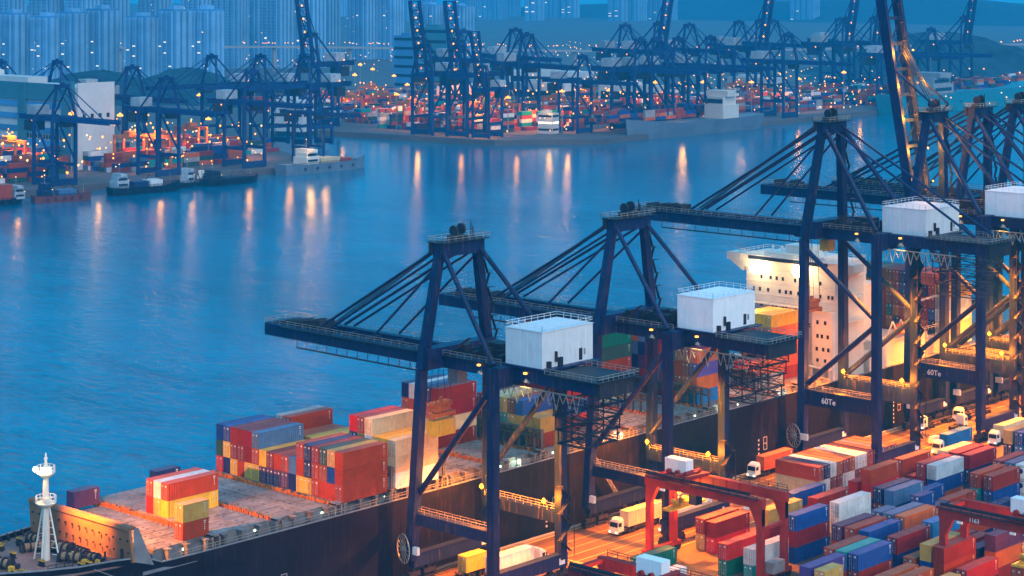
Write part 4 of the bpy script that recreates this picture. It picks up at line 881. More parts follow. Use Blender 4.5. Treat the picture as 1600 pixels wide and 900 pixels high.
# ------------------------------------------------------------------ red rubber-tyred yard gantries
def yard_gantry(x0, x1, y0, ht, trolley, label, marks=None, load=None):
    c = empty('yard_gantry', ((x0+x1)/2, y0+4, 0), 0, label, 'gantry crane', 'red gantry cranes over the yard')
    ox, oy = (x0+x1)/2, y0+4
    RD = M['red_steel']
    def bx(q, a, b, c_, d, e, f, mi=0): q.box(a-ox, b-ox, c_-oy, d-oy, e, f, mi)
    y1 = y0 + 8.0
    for y in (y0, y1):
        for x in (x0, x1):
            q = MB(); bx(q, x-.7, x+.7, y-.55, y+.55, 1.9, ht-2.0); s = 1 if x == x0 else -1
            q.hexa([(x-.7-ox, y-.5-oy, ht-5.4), (x+.7-ox, y-.5-oy, ht-5.4), (x+.7-ox, y+.5-oy, ht-5.4), (x-.7-ox, y+.5-oy, ht-5.4),
                    (min(x-.7, x+s*2.4)-ox, y-.5-oy, ht-2.02), (max(x+.7, x+s*2.4)-ox, y-.5-oy, ht-2.02), (max(x+.7, x+s*2.4)-ox, y+.5-oy, ht-2.02), (min(x-.7, x+s*2.4)-ox, y+.5-oy, ht-2.02)])
            q.build('leg', RD, c)
        q = MB(); bx(q, x0-.9, x1+.9, y-.6, y+.6, ht-2.0, ht)
        for i in range(9): x = x0+1+i*(x1-x0-2)/8; bx(q, x-.06, x+.06, y-.68, y-.6, ht-1.95, ht-.05)
        g = q.build('girder', RD, c)
        if y == y0 and marks: text_mesh('lettering', marks, 1.15, M['sign_white'], g, (x0+6-ox, y-.72-oy, ht-1.75), (R(90), 0, 0), .02)
        q = MB(); q.rail([(x0-ox, y-1.2-oy if y == y0 else y+1.2-oy, ht-.1), (x1-ox, y-1.2-oy if y == y0 else y+1.2-oy, ht-.1)], step=2.2)
        bx(q, x0, x1, y-1.3 if y == y0 else y+.6, y-.6 if y == y0 else y+1.3, ht-.2, ht-.12)
        if y == y0: q.tube((x0-ox, y-1.0-oy, ht+.75), (x1-2-ox, y-1.0-oy, ht+.75), .3, n=8)
        q.build('walkway', M['dark_steel'], g)
    for x in (x0, x1):
        q = MB(); bx(q, x-.5, x+.5, y0-.2, y1+.2, ht-6.4 if x == x1 else ht-.9, ht-5.8 if x == x1 else ht-.2); q.build('tie_beam', RD, c)
        q = MB(); bx(q, x-.6, x+.6, y0-2, y1+2, 1.2, 2.0); q.build('sill_beam', RD, c)
        for y in (y0-1.4, y0+1.2, y1-1.2, y1+1.4):
            q = MB(); q.tube((x-.35-ox, y-oy, .75), (x+.35-ox, y-oy, .75), .75, n=14); q.build('tyre', M['black'], c)
    q = MB(); bx(q, x0+.9, x0+3.0, y0+1, y1-1, 1.0, 3.6) if False else bx(q, x1-.2, x1+1.7, y0+2, y1-2, 2.1, 4.4); q.build('power_pack', M['grey_steel'], c)
    t = trolley
    q = MB(); bx(q, t-3.4, t+3.4, y0-.5, y1+.5, ht+.02, ht+.5)
    for d in (-2.2, 0, 2.2): q.tube((t+d-ox, y0+1.5-oy, ht+1.1), (t+d-ox, y1-1.5-oy, ht+1.1), .55, n=10)
    for d in (-1, 1.4): q.beam((t+d+2-ox, y0-oy, ht+.9), (t+d+4-ox, y1-3-oy, ht+1.2), .7, .5)
    q.build('trolley', RD, c)
    q = MB(); bx(q, t-3.6, t+2.0, y0+2.2, y0+4.6, ht+.9, ht+3.7); q.build('machinery_house', M['house_white'], c)
    q = MB(); bx(q, t+3.6, t+5.6, y0+1, y0+3, ht-4.6, ht-2.2); cb = q.build('operator_cab', M['glass'], c)
    zs = load if load else ht - 6.5
    q = MB(); bx(q, t-1.2, t+1.2, y0-2.0, y1+2.0, zs+.35, zs+.75); bx(q, t-1.1, t+1.1, y0+1.5, y1-1.5, zs+.75, zs+1.5)
    for d in (-3, -1, 1, 3): q.tube((t-.8-ox, d, zs+1.8), (t+.8-ox, d, zs+1.8), .5, n=10)
    q.build('spreader', M['yellow_steel'], c)
    q = MB()
    for dx in (-.8, .8):
        for dy in (-2.5, 2.5): q.tube((t+dx-ox, dy, ht-.2), (t+dx-ox, dy, zs+1.5), .07, n=5)
    q.build('hoist_rope', M['rope'], c)
    q = MB(); q.box(t-1.5-ox, t-1.1-ox, -.4, .4, zs+2.7, zs+3.0); q.box(t+1.2-ox, t+1.6-ox, 3.4, 4.2, ht-2.4, ht-2.1); q.build('floodlight', M['lamp_warm'], c)
    lamp((t-1.3-ox, 0, zs+2.6), 9000, (1, .36, .03), .3, c); lamp((t+1.4-ox, 3.8, ht-2.7), 9000, (1, .34, .03), .3, c)
    for x in (x0+4, (x0+x1)/2+2, x1-3):
        q = MB(); q.box(x-.6-ox, x+.6-ox, y0-.9-oy, y0-.62-oy, ht-2.5, ht-2.05); q.build('floodlight_box', M['sign_white'], c)
    return c
yard_gantry(27.6, 56.0, 330.0, 17.4, 33.5, 'red yard gantry nearest the cranes with a white cabin box on top')
yard_gantry(86.0, 113.0, 349.5, 17.4, 103, 'red yard gantry at the right lifting a lit orange red container', marks='1163', load=8.9)
yard_gantry(59.0, 85.0, 270.0, 17.4, 75, 'red yard gantry whose top just shows at the bottom edge')
container(101.8, 347.6, 5.7, 'red', 'orange red container lifted under the right hand red gantry in lamp light', 'containers being moved', doors=True)

# ------------------------------------------------------------------ lorries on the quay
WH = wheel_mesh(.52, .55, M['black'])
def truck(x, y, ang, label, cab='truck_white', trailer=True, loadcol=None, loadlabel=None, short=False):
    c = empty('container_truck', (x, y, 0), ang, label, 'truck', 'container trucks on the quay')
    q = MB(); q.hexa([(-1.25, 0, .9), (1.25, 0, .9), (1.25, 2.1, .9), (-1.25, 2.1, .9), (-1.2, .25, 3.2), (1.2, .25, 3.2), (1.2, 2.1, 3.3), (-1.2, 2.1, 3.3)]); q.box(-1.25, 1.25, -.15, .3, .55, 1.15)
    q.hexa([(-1.1, .5, 3.3), (1.1, .5, 3.3), (1.1, 2.0, 3.3), (-1.1, 2.0, 3.3), (-1.0, 1.2, 3.75), (1.0, 1.2, 3.75), (1.0, 2.0, 3.75), (-1.0, 2.0, 3.75)])
    cb = q.build('cab', M[cab], c)
    q = MB(); q.hexa([(-1.1, .03, 1.95), (1.1, .03, 1.95), (1.1, .12, 1.95), (-1.1, .12, 1.95), (-1.05, .19, 2.95), (1.05, .19, 2.95), (1.05, .26, 2.95), (-1.05, .26, 2.95)]); q.build('windscreen', M['glass'], cb)
    for s in (-1, 1):
        q = MB(); q.box(s*1.22-.04, s*1.22+.04, .55, 1.35, 2.0, 2.85); q.build('side_window', M['glass'], cb)
        q = MB(); q.box(s*.9-.2, s*.9+.2, -.19, -.14, .75, 1.0); q.build('headlight', M['lamp_white'] if cab == 'truck_white' else M['sign_white'], cb)
        q = MB(); q.box(s*1.45-.1, s*1.45+.1, .2, .4, 2.2, 2.9); q.build('mirror', M['black'], cb)
    q = MB(); q.box(-.5, .5, 1.9, 6.4, .7, 1.05); q.box(-1.2, 1.2, 2.2, 3.4, .55, 1.2); q.build('chassis', M['dark_steel'], c)
    ys = [.95, 4.2, 5.5]
    if trailer:
        Lt = 7.6 if short else 13.4
        q = MB(); q.box(-.55, .55, 3.4, 3.4+Lt, 1.1, 1.42)
        for k in range(7): q.box(-1.2, 1.2, 3.6+k*(Lt-.6)/6-.15, 3.6+k*(Lt-.6)/6+.15, 1.25, 1.46)
        q.build('trailer', M['dark_steel'], c); ys += [3.4+Lt-3.6, 3.4+Lt-2.2, 3.4+Lt-.8]
    for yy in ys:
        for s in (-1, 1):
            w = bpy.data.objects.new('wheel', WH); COL.objects.link(w); w.parent = c; w.location = (s*.95, yy, .52); w.data = WH
            if not w.data.materials: pass
    if loadcol:
        ca, sa = math.cos(ang), math.sin(ang); Lc = 6.06 if short else 12.19; d = 3.7 + Lc/2
        o = mesh_obj('shipping_container', ME20 if short else ME40, CM[loadcol]); o.location = (x - sa*d, y + ca*d, 1.47); o.rotation_euler = (0, 0, ang)
        tag(o, loadlabel, 'container', 'containers on trucks')
        for me in DOORS:
            dd = mesh_obj('door', me, CM[loadcol], o); dd.location = (0, Lc/2 + .005, 0); dd.rotation_euler = (0, 0, math.pi)
    return c

truck(11.3, 337.6, 0, 'white lorry with a cream container driving towards the viewer past the first gantry', loadcol='beige', loadlabel='cream container on the white lorry beside the first red gantry')
truck(14.0, 311.6, math.pi, 'white lorry with a white container heading away under the nearest crane', loadcol='white', loadlabel='white container on the lorry under the nearest crane')
truck(9.2, 302.5, math.pi, 'lorry with a short yellow container under the nearest crane', loadcol='yellow', loadlabel='short yellow container on the lorry beside the nearest crane leg', short=True)
truck(18.4, 346.0, 0, 'white lorry with a pale container half hidden behind the red gantry legs', loadcol='white', loadlabel='pale container on the lorry half hidden behind the red gantry')
truck(3.6, 398.5, 0, 'lorry with an orange container between quay edge and container row', loadcol='orange', loadlabel='orange container on the lorry next to the row lying across the quay')
truck(6.0, 471.0, 0, 'white lorry with an empty flat trailer under the raised boom crane')
truck(7.8, 487.0, 0, 'white lorry with a flat trailer standing behind another flat trailer lorry')
truck(12.4, 483.0, math.pi, 'white lorry without load facing away in the lit crane lane', trailer=False)
truck(24.0, 449.4, 0, 'lorry under a bright blue container at the yard edge', loadcol='sky', loadlabel='bright blue container on the lorry at the yard edge below the tall cranes')
truck(29.2, 468.5, 0, 'white lorry carrying a cream container at the far end of the yard', loadcol='beige', loadlabel='cream container on the lorry at the far end of the yard')
truck(25.2, 478.0, math.pi, 'white lorry cab without trailer at the far end of the yard', trailer=False)
# small vans and a reach stacker by the quay
def van(x, y, ang, label, mat):
    c = empty('service_van', (x, y, 0), ang, label, 'van', 'service vans on the quay')
    q = MB(); q.hexa([(-.9, 0, .4), (.9, 0, .4), (.9, 4.6, .4), (-.9, 4.6, .4), (-.85, .9, 1.2), (.85, .9, 1.2), (.85, 4.6, 1.2), (-.85, 4.6, 1.2)]); q.hexa([(-.85, .9, 1.2), (.85, .9, 1.2), (.85, 4.6, 1.2), (-.85, 4.6, 1.2), (-.75, 1.5, 2.1), (.75, 1.5, 2.1), (.75, 4.5, 2.1), (-.75, 4.5, 2.1)])
    b = q.build('body', M[mat], c)
    q = MB(); q.hexa([(-.78, .98, 1.28), (.78, .98, 1.28), (.78, 1.1, 1.25), (-.78, 1.1, 1.25), (-.7, 1.42, 1.98), (.7, 1.42, 1.98), (.7, 1.55, 1.95), (-.7, 1.55, 1.95)]); q.build('windscreen', M['glass'], b)
    for yy in (.9, 3.7):
        for s in (-1, 1):
            w = bpy.data.objects.new('wheel', WH); COL.objects.link(w); w.parent = c; w.location = (s*.7, yy, .36); w.scale = (.5, .7, .7)
van(17.2, 463.0, math.pi, 'white van behind the blue container in the crane lane', 'truck_white')

# ------------------------------------------------------------------ the terminals across the water
q = MB(); q.prism([(-686, 300), (-686, 840), (-694, 872), (-712, 886), (-800, 930), (-936, 1050), (-727, 1081), (-676, 1146), (-692, 1350), (-702, 1556), (-704, 3200), (-3000, 5200), (-6500, 5200), (-6500, 300)], -9, 0)
tag(q.build('far_quay_ground', paint('far_pavement', (.11, .10, .095), .8, wear_amt=.4, var=.3, scale=.03)), kind='structure')
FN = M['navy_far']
def far_crane_proto(up):
    c = empty('far_quay_crane', (0, 0, 0))
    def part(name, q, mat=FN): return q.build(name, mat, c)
    xs, xl, hw, z0, z1, za = 2, 22, 8.5, 40, 43, 62
    for x in (xs, xl):
        for s in (-1, 1): q = MB(); q.beam((x, s*hw, 0), (x, s*hw, z1), 1.7, 1.7); part('leg', q)
        q = MB(); q.box(x-.9, x+.9, -hw-1, hw+1, .6, 4.2); part('sill_beam', q)
        q = MB(); q.box(x-1, x+1, -hw, hw, z0-.5, z1); part('portal_beam', q)
    for s in (-1, 1):
        q = MB(); q.box(xs, xl, s*hw-.7, s*hw+.7, 11.5, 13.5); part('cross_beam', q)
        q = MB(); q.beam((xs, s*hw, 15), (xl, s*hw, z0), 1.0); part('brace', q)
        q = MB(); q.beam((xs, s*hw, z1), (xs+2, s*4, za), 1.5, 1.5); part('mast_leg', q)
        q = MB(); q.beam((xs+2, s*4, za), (xl, s*hw*.8, z1), .85); part('back_stay', q)
    q = MB(); q.box(xs+1, xs+3.2, -5.2, 5.2, za-1.4, za+.9); q.box(xs+1.5, xs+2.5, -1.5, 1.5, za+.9, za+2); part('mast_head', q)
    q = MB()
    for s in (-1, 1): q.box(xs, 44, s*4-.7, s*4+.7, z0, z1)
    q.box(38, 45, -6, 6, z1, z1+.4); q.box(43, 44, -4, 4, z0, z1); part('girder', q)
    a = R(80) if up else 0
    def bp(d, y, z): return (xs - d*math.cos(a) + z*math.sin(a), y, (z0+z1)/2 + d*math.sin(a) + z*math.cos(a))
    q = MB()
    for s in (-1, 1): q.beam(bp(0, s*4, 0), bp(52, s*4, 0), 1.3, 2.8, up=(1, 0, 0) if up else (0, 0, 1))
    for k in range(9):
        q.beam(bp(1+k*6.3, -4, .6), bp(1+k*6.3, 4, .6), .8, .8)
        if k < 8: q.beam(bp(1+k*6.3, -4, .4), bp(7.3+k*6.3, 4, .4), .4, .4)
    part('boom', q)
    for s in (-1, 1):
        for d in (35, 17):
            q = MB(); q.beam((xs+2, s*3.6, za), bp(d, s*4, 1.2), .5); part('fore_stay', q)
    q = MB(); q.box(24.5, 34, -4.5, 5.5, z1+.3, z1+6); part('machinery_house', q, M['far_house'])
    q = MB(); q.box(-4, 2, -3, 3, z0-3.4, z0-.3); part('trolley', q, M['dark_steel']); q = MB(); q.box(30, 38, -5, 5, z0-7, z0-.5); part('hanging_platform', q, M['dark_steel'])
    q = MB()
    for k in range(5): q.beam((xl+1.4, 6+(k % 2)*3, 6+k*7), (xl+1.4, 9-(k % 2)*3, 13+k*7), .5, .3)
    part('stair', q, M['grey_steel'])
    q = MB()
    for p in ((xs+6, -4.4, z0-.5), (xl+8, 4.4, z0-.5), (xs+.6, hw, 16), (xl-.6, -hw, 15), (xl+10, -5.6, z1+1)): q.ball(p, .62)
    if up:
        for k in range(1, 12): q.ball(bp(k*4.4, (k % 2)*3-1.5, 1.5), .85)
    part('lamp', q, M['far_orange'])['kind'] = 'stuff'
    return c
FD = far_crane_proto(False); FU = far_crane_proto(True)
def far_crane(proto, first, x, y, rz, s, label, group):
    o = proto if first else copy_tree(proto)
    o.location = (x, y, 0); o.rotation_euler = (0, 0, rz); o.scale = (s, s, s)
    return tag(o, label, 'crane', group)
G1, G2, G3 = 'quay cranes of the terminal at left', 'quay cranes on the far middle wharf', 'long row of far quay cranes'
PI = math.pi
LOW = [(-688, 681, PI, .93, 'far crane in front of the striped teal warehouse', G1), (-690, 757, PI, .95, 'far crane behind the dark coaster at the left terminal', G1), (-692, 826, PI, .98, 'far crane right of the lit orange yard at the left terminal', G1),
       (-694, 879, PI, .76, 'low far crane at the tip of the left terminal beside the lit feeder ship', G1), (-905, 775, PI/2, 1.0, 'far crane showing over the warehouse roof', G1), (-880, 803, PI/2, 1.0, 'far crane just right of the warehouse roof', G1),
       (-790, 806, PI, .98, 'second row far crane left of the wooded hill lamps', G1), (-850, 913, PI*.5, 1.02, 'far crane behind the left terminal, left of three', G1), (-826, 938, PI*.5, 1.02, 'far crane behind the left terminal, middle of three', G1), (-798, 955, PI*.5, 1.02, 'far crane behind the left terminal, right of three', G1)]
for px_y, l in ((1222, 'first'), (1243, 'second'), (1270, 'third'), (1312, 'fourth'), (1420, 'fifth'), (1600, 'sixth'), (1650, 'seventh')):
    LOW.append((-700, px_y, PI, 1.14, '%s far crane from the left along the straight far quay' % l, G3))
LOW.append((-720, 1176, PI, .95, 'lower far crane at the corner where the far quay turns', G3))
for k, (x, y) in enumerate(((-800, 1200), (-900, 1230), (-905, 1300), (-930, 1480), (-900, 1540), (-930, 1660), (-930, 1720), (-935, 1850))):
    LOW.append((x, y, PI*.92, 1.18, '%s hazy crane from the left in the row behind the far quay' % ORD[k], G3))
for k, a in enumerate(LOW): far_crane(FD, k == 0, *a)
UPS = [(-917, 1066, PI/2+.15, 1.2, 'far crane with raised boom farthest left on the middle wharf', G2), (-800, 1077, PI/2+.15, 1.1, 'far crane with raised boom, left of the pair on the middle wharf', G2), (-768, 1082, PI/2+.15, 1.1, 'far crane with raised boom, right of the pair on the middle wharf', G2),
       (-748, 1087, PI/2+.15, .86, 'shorter far crane with raised boom at the end of the middle wharf', G2)]
for k, (px, y) in enumerate(((-840, 1420), (-830, 1560), (-820, 1690), (-820, 1740), (-770, 1830))): UPS.append((px, y, PI, 1.25, '%s hazy crane with a lit raised boom from the left' % ORD[k], G3))
for k, a in enumerate(UPS): far_crane(FU, k == 0, *a)

# stacks of containers over there: far more than can be told apart
fr = random.Random(11)
def far_block(x0, x1, y0, y1, hmax, alongx=False, gap=.12):
    y = y0
    while y < y1:
        x = x0
        while x < x1:
            n = int(fr.random()*(hmax+.99)) if fr.random() > gap else 0
            for t in range(n):
                k = fr.choice(['red', 'red', 'dkred', 'dkred', 'crimson', 'rust', 'blue', 'navy', 'navy', 'dkgreen', 'teal', 'orange', 'grey', 'white', 'steel'])
                FARQ[k].append((x, x+2.5, y, y+12.2, t*2.9, t*2.9+2.8) if not alongx else (x, x+12.2, y, y+2.5, t*2.9, t*2.9+2.8))
            x += 12.8 if alongx else 2.75
        y += 3 if alongx else 13.4
for (x0, x1, y0, y1, h) in ((-760, -725, 560, 700, 5), (-800, -768, 600, 800, 5), (-768, -730, 745, 850, 4), (-815, -780, 800, 860, 4), (-870, -770, 860, 905, 3),
                            (-880, -835, 1105, 1160, 4), (-825, -770, 1110, 1190, 5), (-790, -745, 1195, 1380, 6), (-850, -800, 1195, 1420, 5), (-930, -860, 1180, 1500, 5), (-790, -745, 1400, 1560, 5), (-860, -800, 1440, 1700, 5),
                            (-1000, -905, 1130, 1240, 4), (-1100, -1010, 1150, 1420, 5), (-1000, -940, 1260, 1560, 5), (-780, -740, 1600, 1950, 6), (-1150, -1090, 1250, 1500, 4)):
    far_block(x0, x1, y0, y1, h)
far_ship_boxes = [(-719, -701, 1178, 1215, 3, 9), (-719, -701, 1222, 1276, 4, 8), (-719, -701, 1300, 1326, 3, 8)]
for (x0, x1, y0, y1, h, zb) in far_ship_boxes + [(-726, -702, 1600, 1690, 5, 10), (-726, -702, 1715, 1790, 4, 10)]:
    y = y0
    while y < y1:
        x = x0
        while x < x1:
            for t in range(int(fr.random()*h)+1):
                FARQ[fr.choice(['red', 'dkred', 'navy', 'blue', 'dkred', 'grey', 'orange', 'dkgreen'])].append((x, x+2.4, y, y+12.1, zb+t*2.7, zb+t*2.7+2.65))
            x += 2.5
        y += 13
q = MB()
for mi, k in enumerate(CKEYS):
    for b in FARQ[k]: q.box(*b, mi)
tag(q.build('distant_container_stacks', [CM[k] for k in CKEYS]), kind='stuff')

# red yard gantries over there
q = MB()
for x in (-12, 12):
    for y in (-3.5, 3.5): q.box(x-.6, x+.6, y-.6, y+.6, 0, 19)
    q.box(x-.6, x+.6, -5, 5, .5, 1.6)
for y in (-3.5, 3.5): q.box(-13, 13, y-.7, y+.7, 18.5, 20.5)
q.box(-3, 3, -3, 3, 20.6, 23)
gm = q.mesh('far_yard_gantry', [M['orange_steel']])
gl = MB(); 
for p in ((-6, 0, 18), (5, 0, 18), (0, 0, 24)): gl.ball(p, .75)
glm = gl.mesh('lamp', [M['far_orange']])
spots = [(-742, 790, 0.1), (-750, 772, 0), (-775, 700, 0), (-782, 845, 0), (-860, 1125, 0), (-798, 1135, 0), (-795, 1165, 0), (-768, 1230, 0), (-768, 1330, 0), (-825, 1260, 0), (-895, 1250, 0), (-895, 1380, 0), (-768, 1470, 0), (-830, 1520, 0), (-960, 1190, 0), (-1050, 1260, 0), (-1060, 1340, 0), (-960, 1150, 0), (-1040, 1185, 0)]
for k, (x, y, a) in enumerate(spots):
    o = mesh_obj('far_yard_gantry', gm); o.location = (x, y, 0); o.rotation_euler = (0, 0, a)
    where = 'left terminal' if y < 1000 else ('middle wharf' if y < 1200 and x > -900 else 'hazy far yards')
    tag(o, '%s small red gantry with lamps, counted from the viewer, %s' % (ORDN(k+1), where), 'gantry crane', 'small red gantries across the water')
    l = mesh_obj('lamp', glm, None, o)

# high mast lights
q = MB(); q.tube((0, 0, 0), (0, 0, 34), .45, .25, 6); mm_ = q.mesh('high_mast_light', [M['grey_steel']])
q = MB(); q.ball((0, 0, 34.6), 1.5); q.ball((1.4, .6, 34.2), .9); q.ball((-1.4, -.6, 34.2), .9); mlm = q.mesh('lamp_head', [M['far_orange']])
masts = [(-760, 735), (-758, 770), (-745, 830), (-925, 965), (-890, 990), (-850, 1100), (-745, 1115), (-735, 1165), (-730, 1215), (-728, 1270), (-726, 1330), (-728, 1400), (-728, 1470), (-728, 1540), (-900, 1160), (-985, 1180), (-1020, 1260), (-1080, 1290), (-1140, 1330)]
for k, (x, y) in enumerate(masts):
    o = mesh_obj('high_mast_light', mm_); o.location = (x, y, 0); o.scale = (1, 1, .8 + .25*fr.random())
    tag(o, 'orange lit high mast, %s from the viewer, %s' % (ORDN(k+1), 'left terminal' if y < 1000 else 'middle wharf' if y < 1180 else 'along the far straight quay'), 'light mast', 'high mast lights across the water')
    mesh_obj('lamp_head', mlm, None, o)
# pools of sodium light by the far water's edge, with their reflections
for (x, y, z, w) in ((-683, 700, 9, 60000), (-680, 742, 12, 90000), (-679, 765, 10, 90000), (-682, 812, 12, 110000), (-688, 850, 15, 130000), (-700, 880, 16, 130000), (-690, 650, 12, 60000), (-900, 1046, 14, 90000), (-860, 1052, 12, 70000),
                     (-790, 1064, 13, 170000), (-750, 1070, 12, 70000), (-715, 1092, 13, 90000), (-690, 1120, 13, 170000), (-686, 1250, 16, 110000), (-690, 1320, 16, 80000), (-694, 1420, 15, 150000), (-698, 1520, 15, 120000), (-745, 780, 16, 130000), (-765, 1105, 18, 150000), (-735, 1150, 18, 150000), (-800, 1130, 20, 150000), (-850, 1130, 22, 130000), (-770, 1240, 24, 150000), (-880, 1240, 30, 150000), (-780, 1420, 24, 150000), (-1000, 1200, 30, 150000), (-760, 1180, 20, 150000), (-820, 1190, 20, 150000), (-900, 1170, 22, 150000), (-960, 1260, 26, 150000), (-1050, 1220, 26, 150000), (-765, 1330, 24, 150000), (-840, 1330, 24, 150000), (-765, 1500, 24, 150000), (-950, 1420, 30, 150000), (-770, 700, 16, 150000), (-800, 770, 16, 150000), (-760, 850, 16, 150000), (-830, 870, 18, 150000)):
    if x > -737 or 1000 < y < 1075: lamp((x, y, z), w*.02, (1, .40, .03), 1.2)
    else: lamp((x, y, z+14), w*1.1, (1, .28, .008), 1.2, None, 130, (x, y, 0))

# boats and ships on the far side
def vessel(name, x, y, rz, Lb, B, Hh, hull, house, label, cat, hh=7, hpos=.82, deckload=None, group=None):
    c = empty(name, (x, y, -4), rz, label, cat, group)
    q = MB(); n = 10; P0 = []; P1 = []
    for k in range(n+1):
        t = k/n; w = B/2*(1 - max(0, (t-.72)/.28)**2*.96)*(1 - max(0, (.12-t)/.12)*.25); yy = -Lb/2 + Lb*t; sh = Hh*(1 + .45*max(0, (t-.7)/.3) + .12*max(0, (.15-t)/.15))
        P0.append((w*.85, yy*.97, -.5)); P1.append((w, yy, sh))
    for k in range(n):
        for s in (1, -1):
            f = [(P0[k][0]*s, P0[k][1], -.5), (P0[k+1][0]*s, P0[k+1][1], -.5), (P1[k+1][0]*s, P1[k+1][1], P1[k+1][2]), (P1[k][0]*s, P1[k][1], P1[k][2])]; q.face(f if s > 0 else f[::-1])
        q.face([(P1[k][0], P1[k][1], P1[k][2]-.3), (P1[k+1][0], P1[k+1][1], P1[k+1][2]-.3), (-P1[k+1][0], P1[k+1][1], P1[k+1][2]-.3), (-P1[k][0], P1[k][1], P1[k][2]-.3)])
    q.face([(P0[0][0], P0[0][1], -.5), (P1[0][0], P1[0][1], P1[0][2]), (-P1[0][0], P1[0][1], P1[0][2]), (-P0[0][0], P0[0][1], -.5)])
    q.build('hull', hull, c)
    yh = Lb/2 - Lb*hpos; q = MB(); d = Lb*.055+1.2
    q.box(-B*.42, B*.42, yh-d, yh+d, Hh*.9, Hh+hh*.55); q.box(-B*.36, B*.36, yh-d*.8, yh+d*.85, Hh+hh*.55, Hh+hh*.9); q.box(-B*.48, B*.48, yh-d*.5, yh+d*.6, Hh+hh*.9, Hh+hh*1.15)
    q.build('wheelhouse', house, c)
    q = MB(); q.box(-B*.34, B*.34, yh+d*.86, yh+d*.9, Hh+hh*.62, Hh+hh*.8); q.build('window', M['glass'], c)
    q = MB(); q.box(B*.36, B*.37+.04, yh-d*.7, yh+d*.75, Hh+hh*.62, Hh+hh*.8); q.build('window', M['glass'], c)
    q = MB(); q.box(B*.42, B*.425+.04, yh-d*.8, yh+d*.8, Hh+hh*.18, Hh+hh*.36); q.build('window', M['glass'], c)
    q = MB(); q.rail([(B*.49, -Lb*.45, Hh), (B*.49, Lb*.3, Hh)], step=2.5, t=.16); q.beam((0, Lb*.3, Hh), (B*.3, Lb*.12, Hh+hh), .35); q.beam((0, -Lb*.05, Hh), (-B*.2, Lb*.1, Hh+hh*.9), .35); q.build('derrick', M['dark_steel'], c)
    q = MB(); q.tube((0, yh, Hh+hh), (0, yh, Hh+hh*1.9), .25, .12, 6); q.tube((0, Lb*.36, Hh), (0, Lb*.36, Hh+hh*.9), .3, .15, 6); q.beam((-2, yh, Hh+hh*1.6), (2, yh, Hh+hh*1.6), .2); q.build('mast', M['grey_steel'], c)
    q = MB(); q.ball((0, yh, Hh+hh*1.9), .4); q.ball((B*.4, yh+d, Hh+hh*.6), .3); q.build('lamp', M['far_warm'], c)
    if deckload:
        for (y0, y1, h, mat) in deckload:
            q = MB(); q.box(-B*.4, B*.4, y0*Lb, y1*Lb, Hh*.85, Hh+h); q.build('cargo', mat, c)
    q = MB()
    for k in range(5): q.ring((B*.5, -Lb*.3+k*Lb*.14, Hh*.55), (1, 0, 0), .7, .35, 8)
    q.build('tyre_fender', M['black'], c)['kind'] = 'stuff'
    return c
VG = 'small working vessels at the left terminal'
vessel('coaster', -655, 712, -.12, 46, 11, 4.2, M['hull'], M['far_house'], 'dark coaster with white wheelhouse moored at the left terminal', 'boat', 7, .86, [(-.2, .0, 3, CM['navy']), (.02, .2, 3.4, CM['white'])], VG)
vessel('cargo_boat', -654, 655, -.25, 34, 10, 3.6, M['boot'], CM['navy'], 'blue cargo boat with red waterline near the left edge', 'boat', 6, .8, [(-.1, .2, 3, CM['steel'])], VG)
vessel('barge', -664, 618, -.1, 34, 11, 3.2, M['hull'], M['far_house'], 'barge loaded with red containers cut by the left edge', 'boat', 6, .12, [(-.4, .25, 8, CM['red'])], VG)
vessel('tug', -664, 752, .1, 26, 8, 3, M['hull'], M['far_house'], 'dark tug with white cabin behind the coaster', 'boat', 7, .6, None, VG)
vessel('lighter', -658, 778, .02, 42, 11, 3.4, M['hull'], M['dark_steel'], 'long dark lighter moored right of the coaster', 'boat', 5, .85, [(-.2, .3, 1.2, M['dark_steel'])], VG)
vessel('sailing_yacht', -672, 768, .2, 18, 5, 2.2, M['ship_white'], M['ship_white'], 'small white launch squeezed between tug and quay', 'boat', 5, .55, None, VG)
vessel('feeder_ship', -676, 868, .02, 74, 15, 6, M['grey_hull'], M['ship_white'], 'lit feeder ship with white deckhouse at the tip of the left terminal', 'ship', 8, .70, [(-.1, .12, 3, CM['beige']), (.14, .26, 2, CM['red'])])
fs = vessel('grey_container_ship', -688, 1268, .06, 172, 22, 11, M['grey_hull'], M['ship_white'], 'long grey blue container ship with tall white deckhouse at the far quay', 'ship', 19, .72)
fs.rotation_euler = (0, 0, PI + .02)
vessel('cyan_container_ship', -690, 1700, .0, 300, 32, 16, M['cyan_hull'], M['far_house'], 'huge cyan hulled container ship lying at the far quay at right', 'ship', 17, .75)
for (x, y, z) in ((-672, 866, 18), (-668, 850, 14), (-680, 1320, 34), (-676, 1240, 16)): lamp((x, y, z), 3500, (1, .48, .10), 1.0)

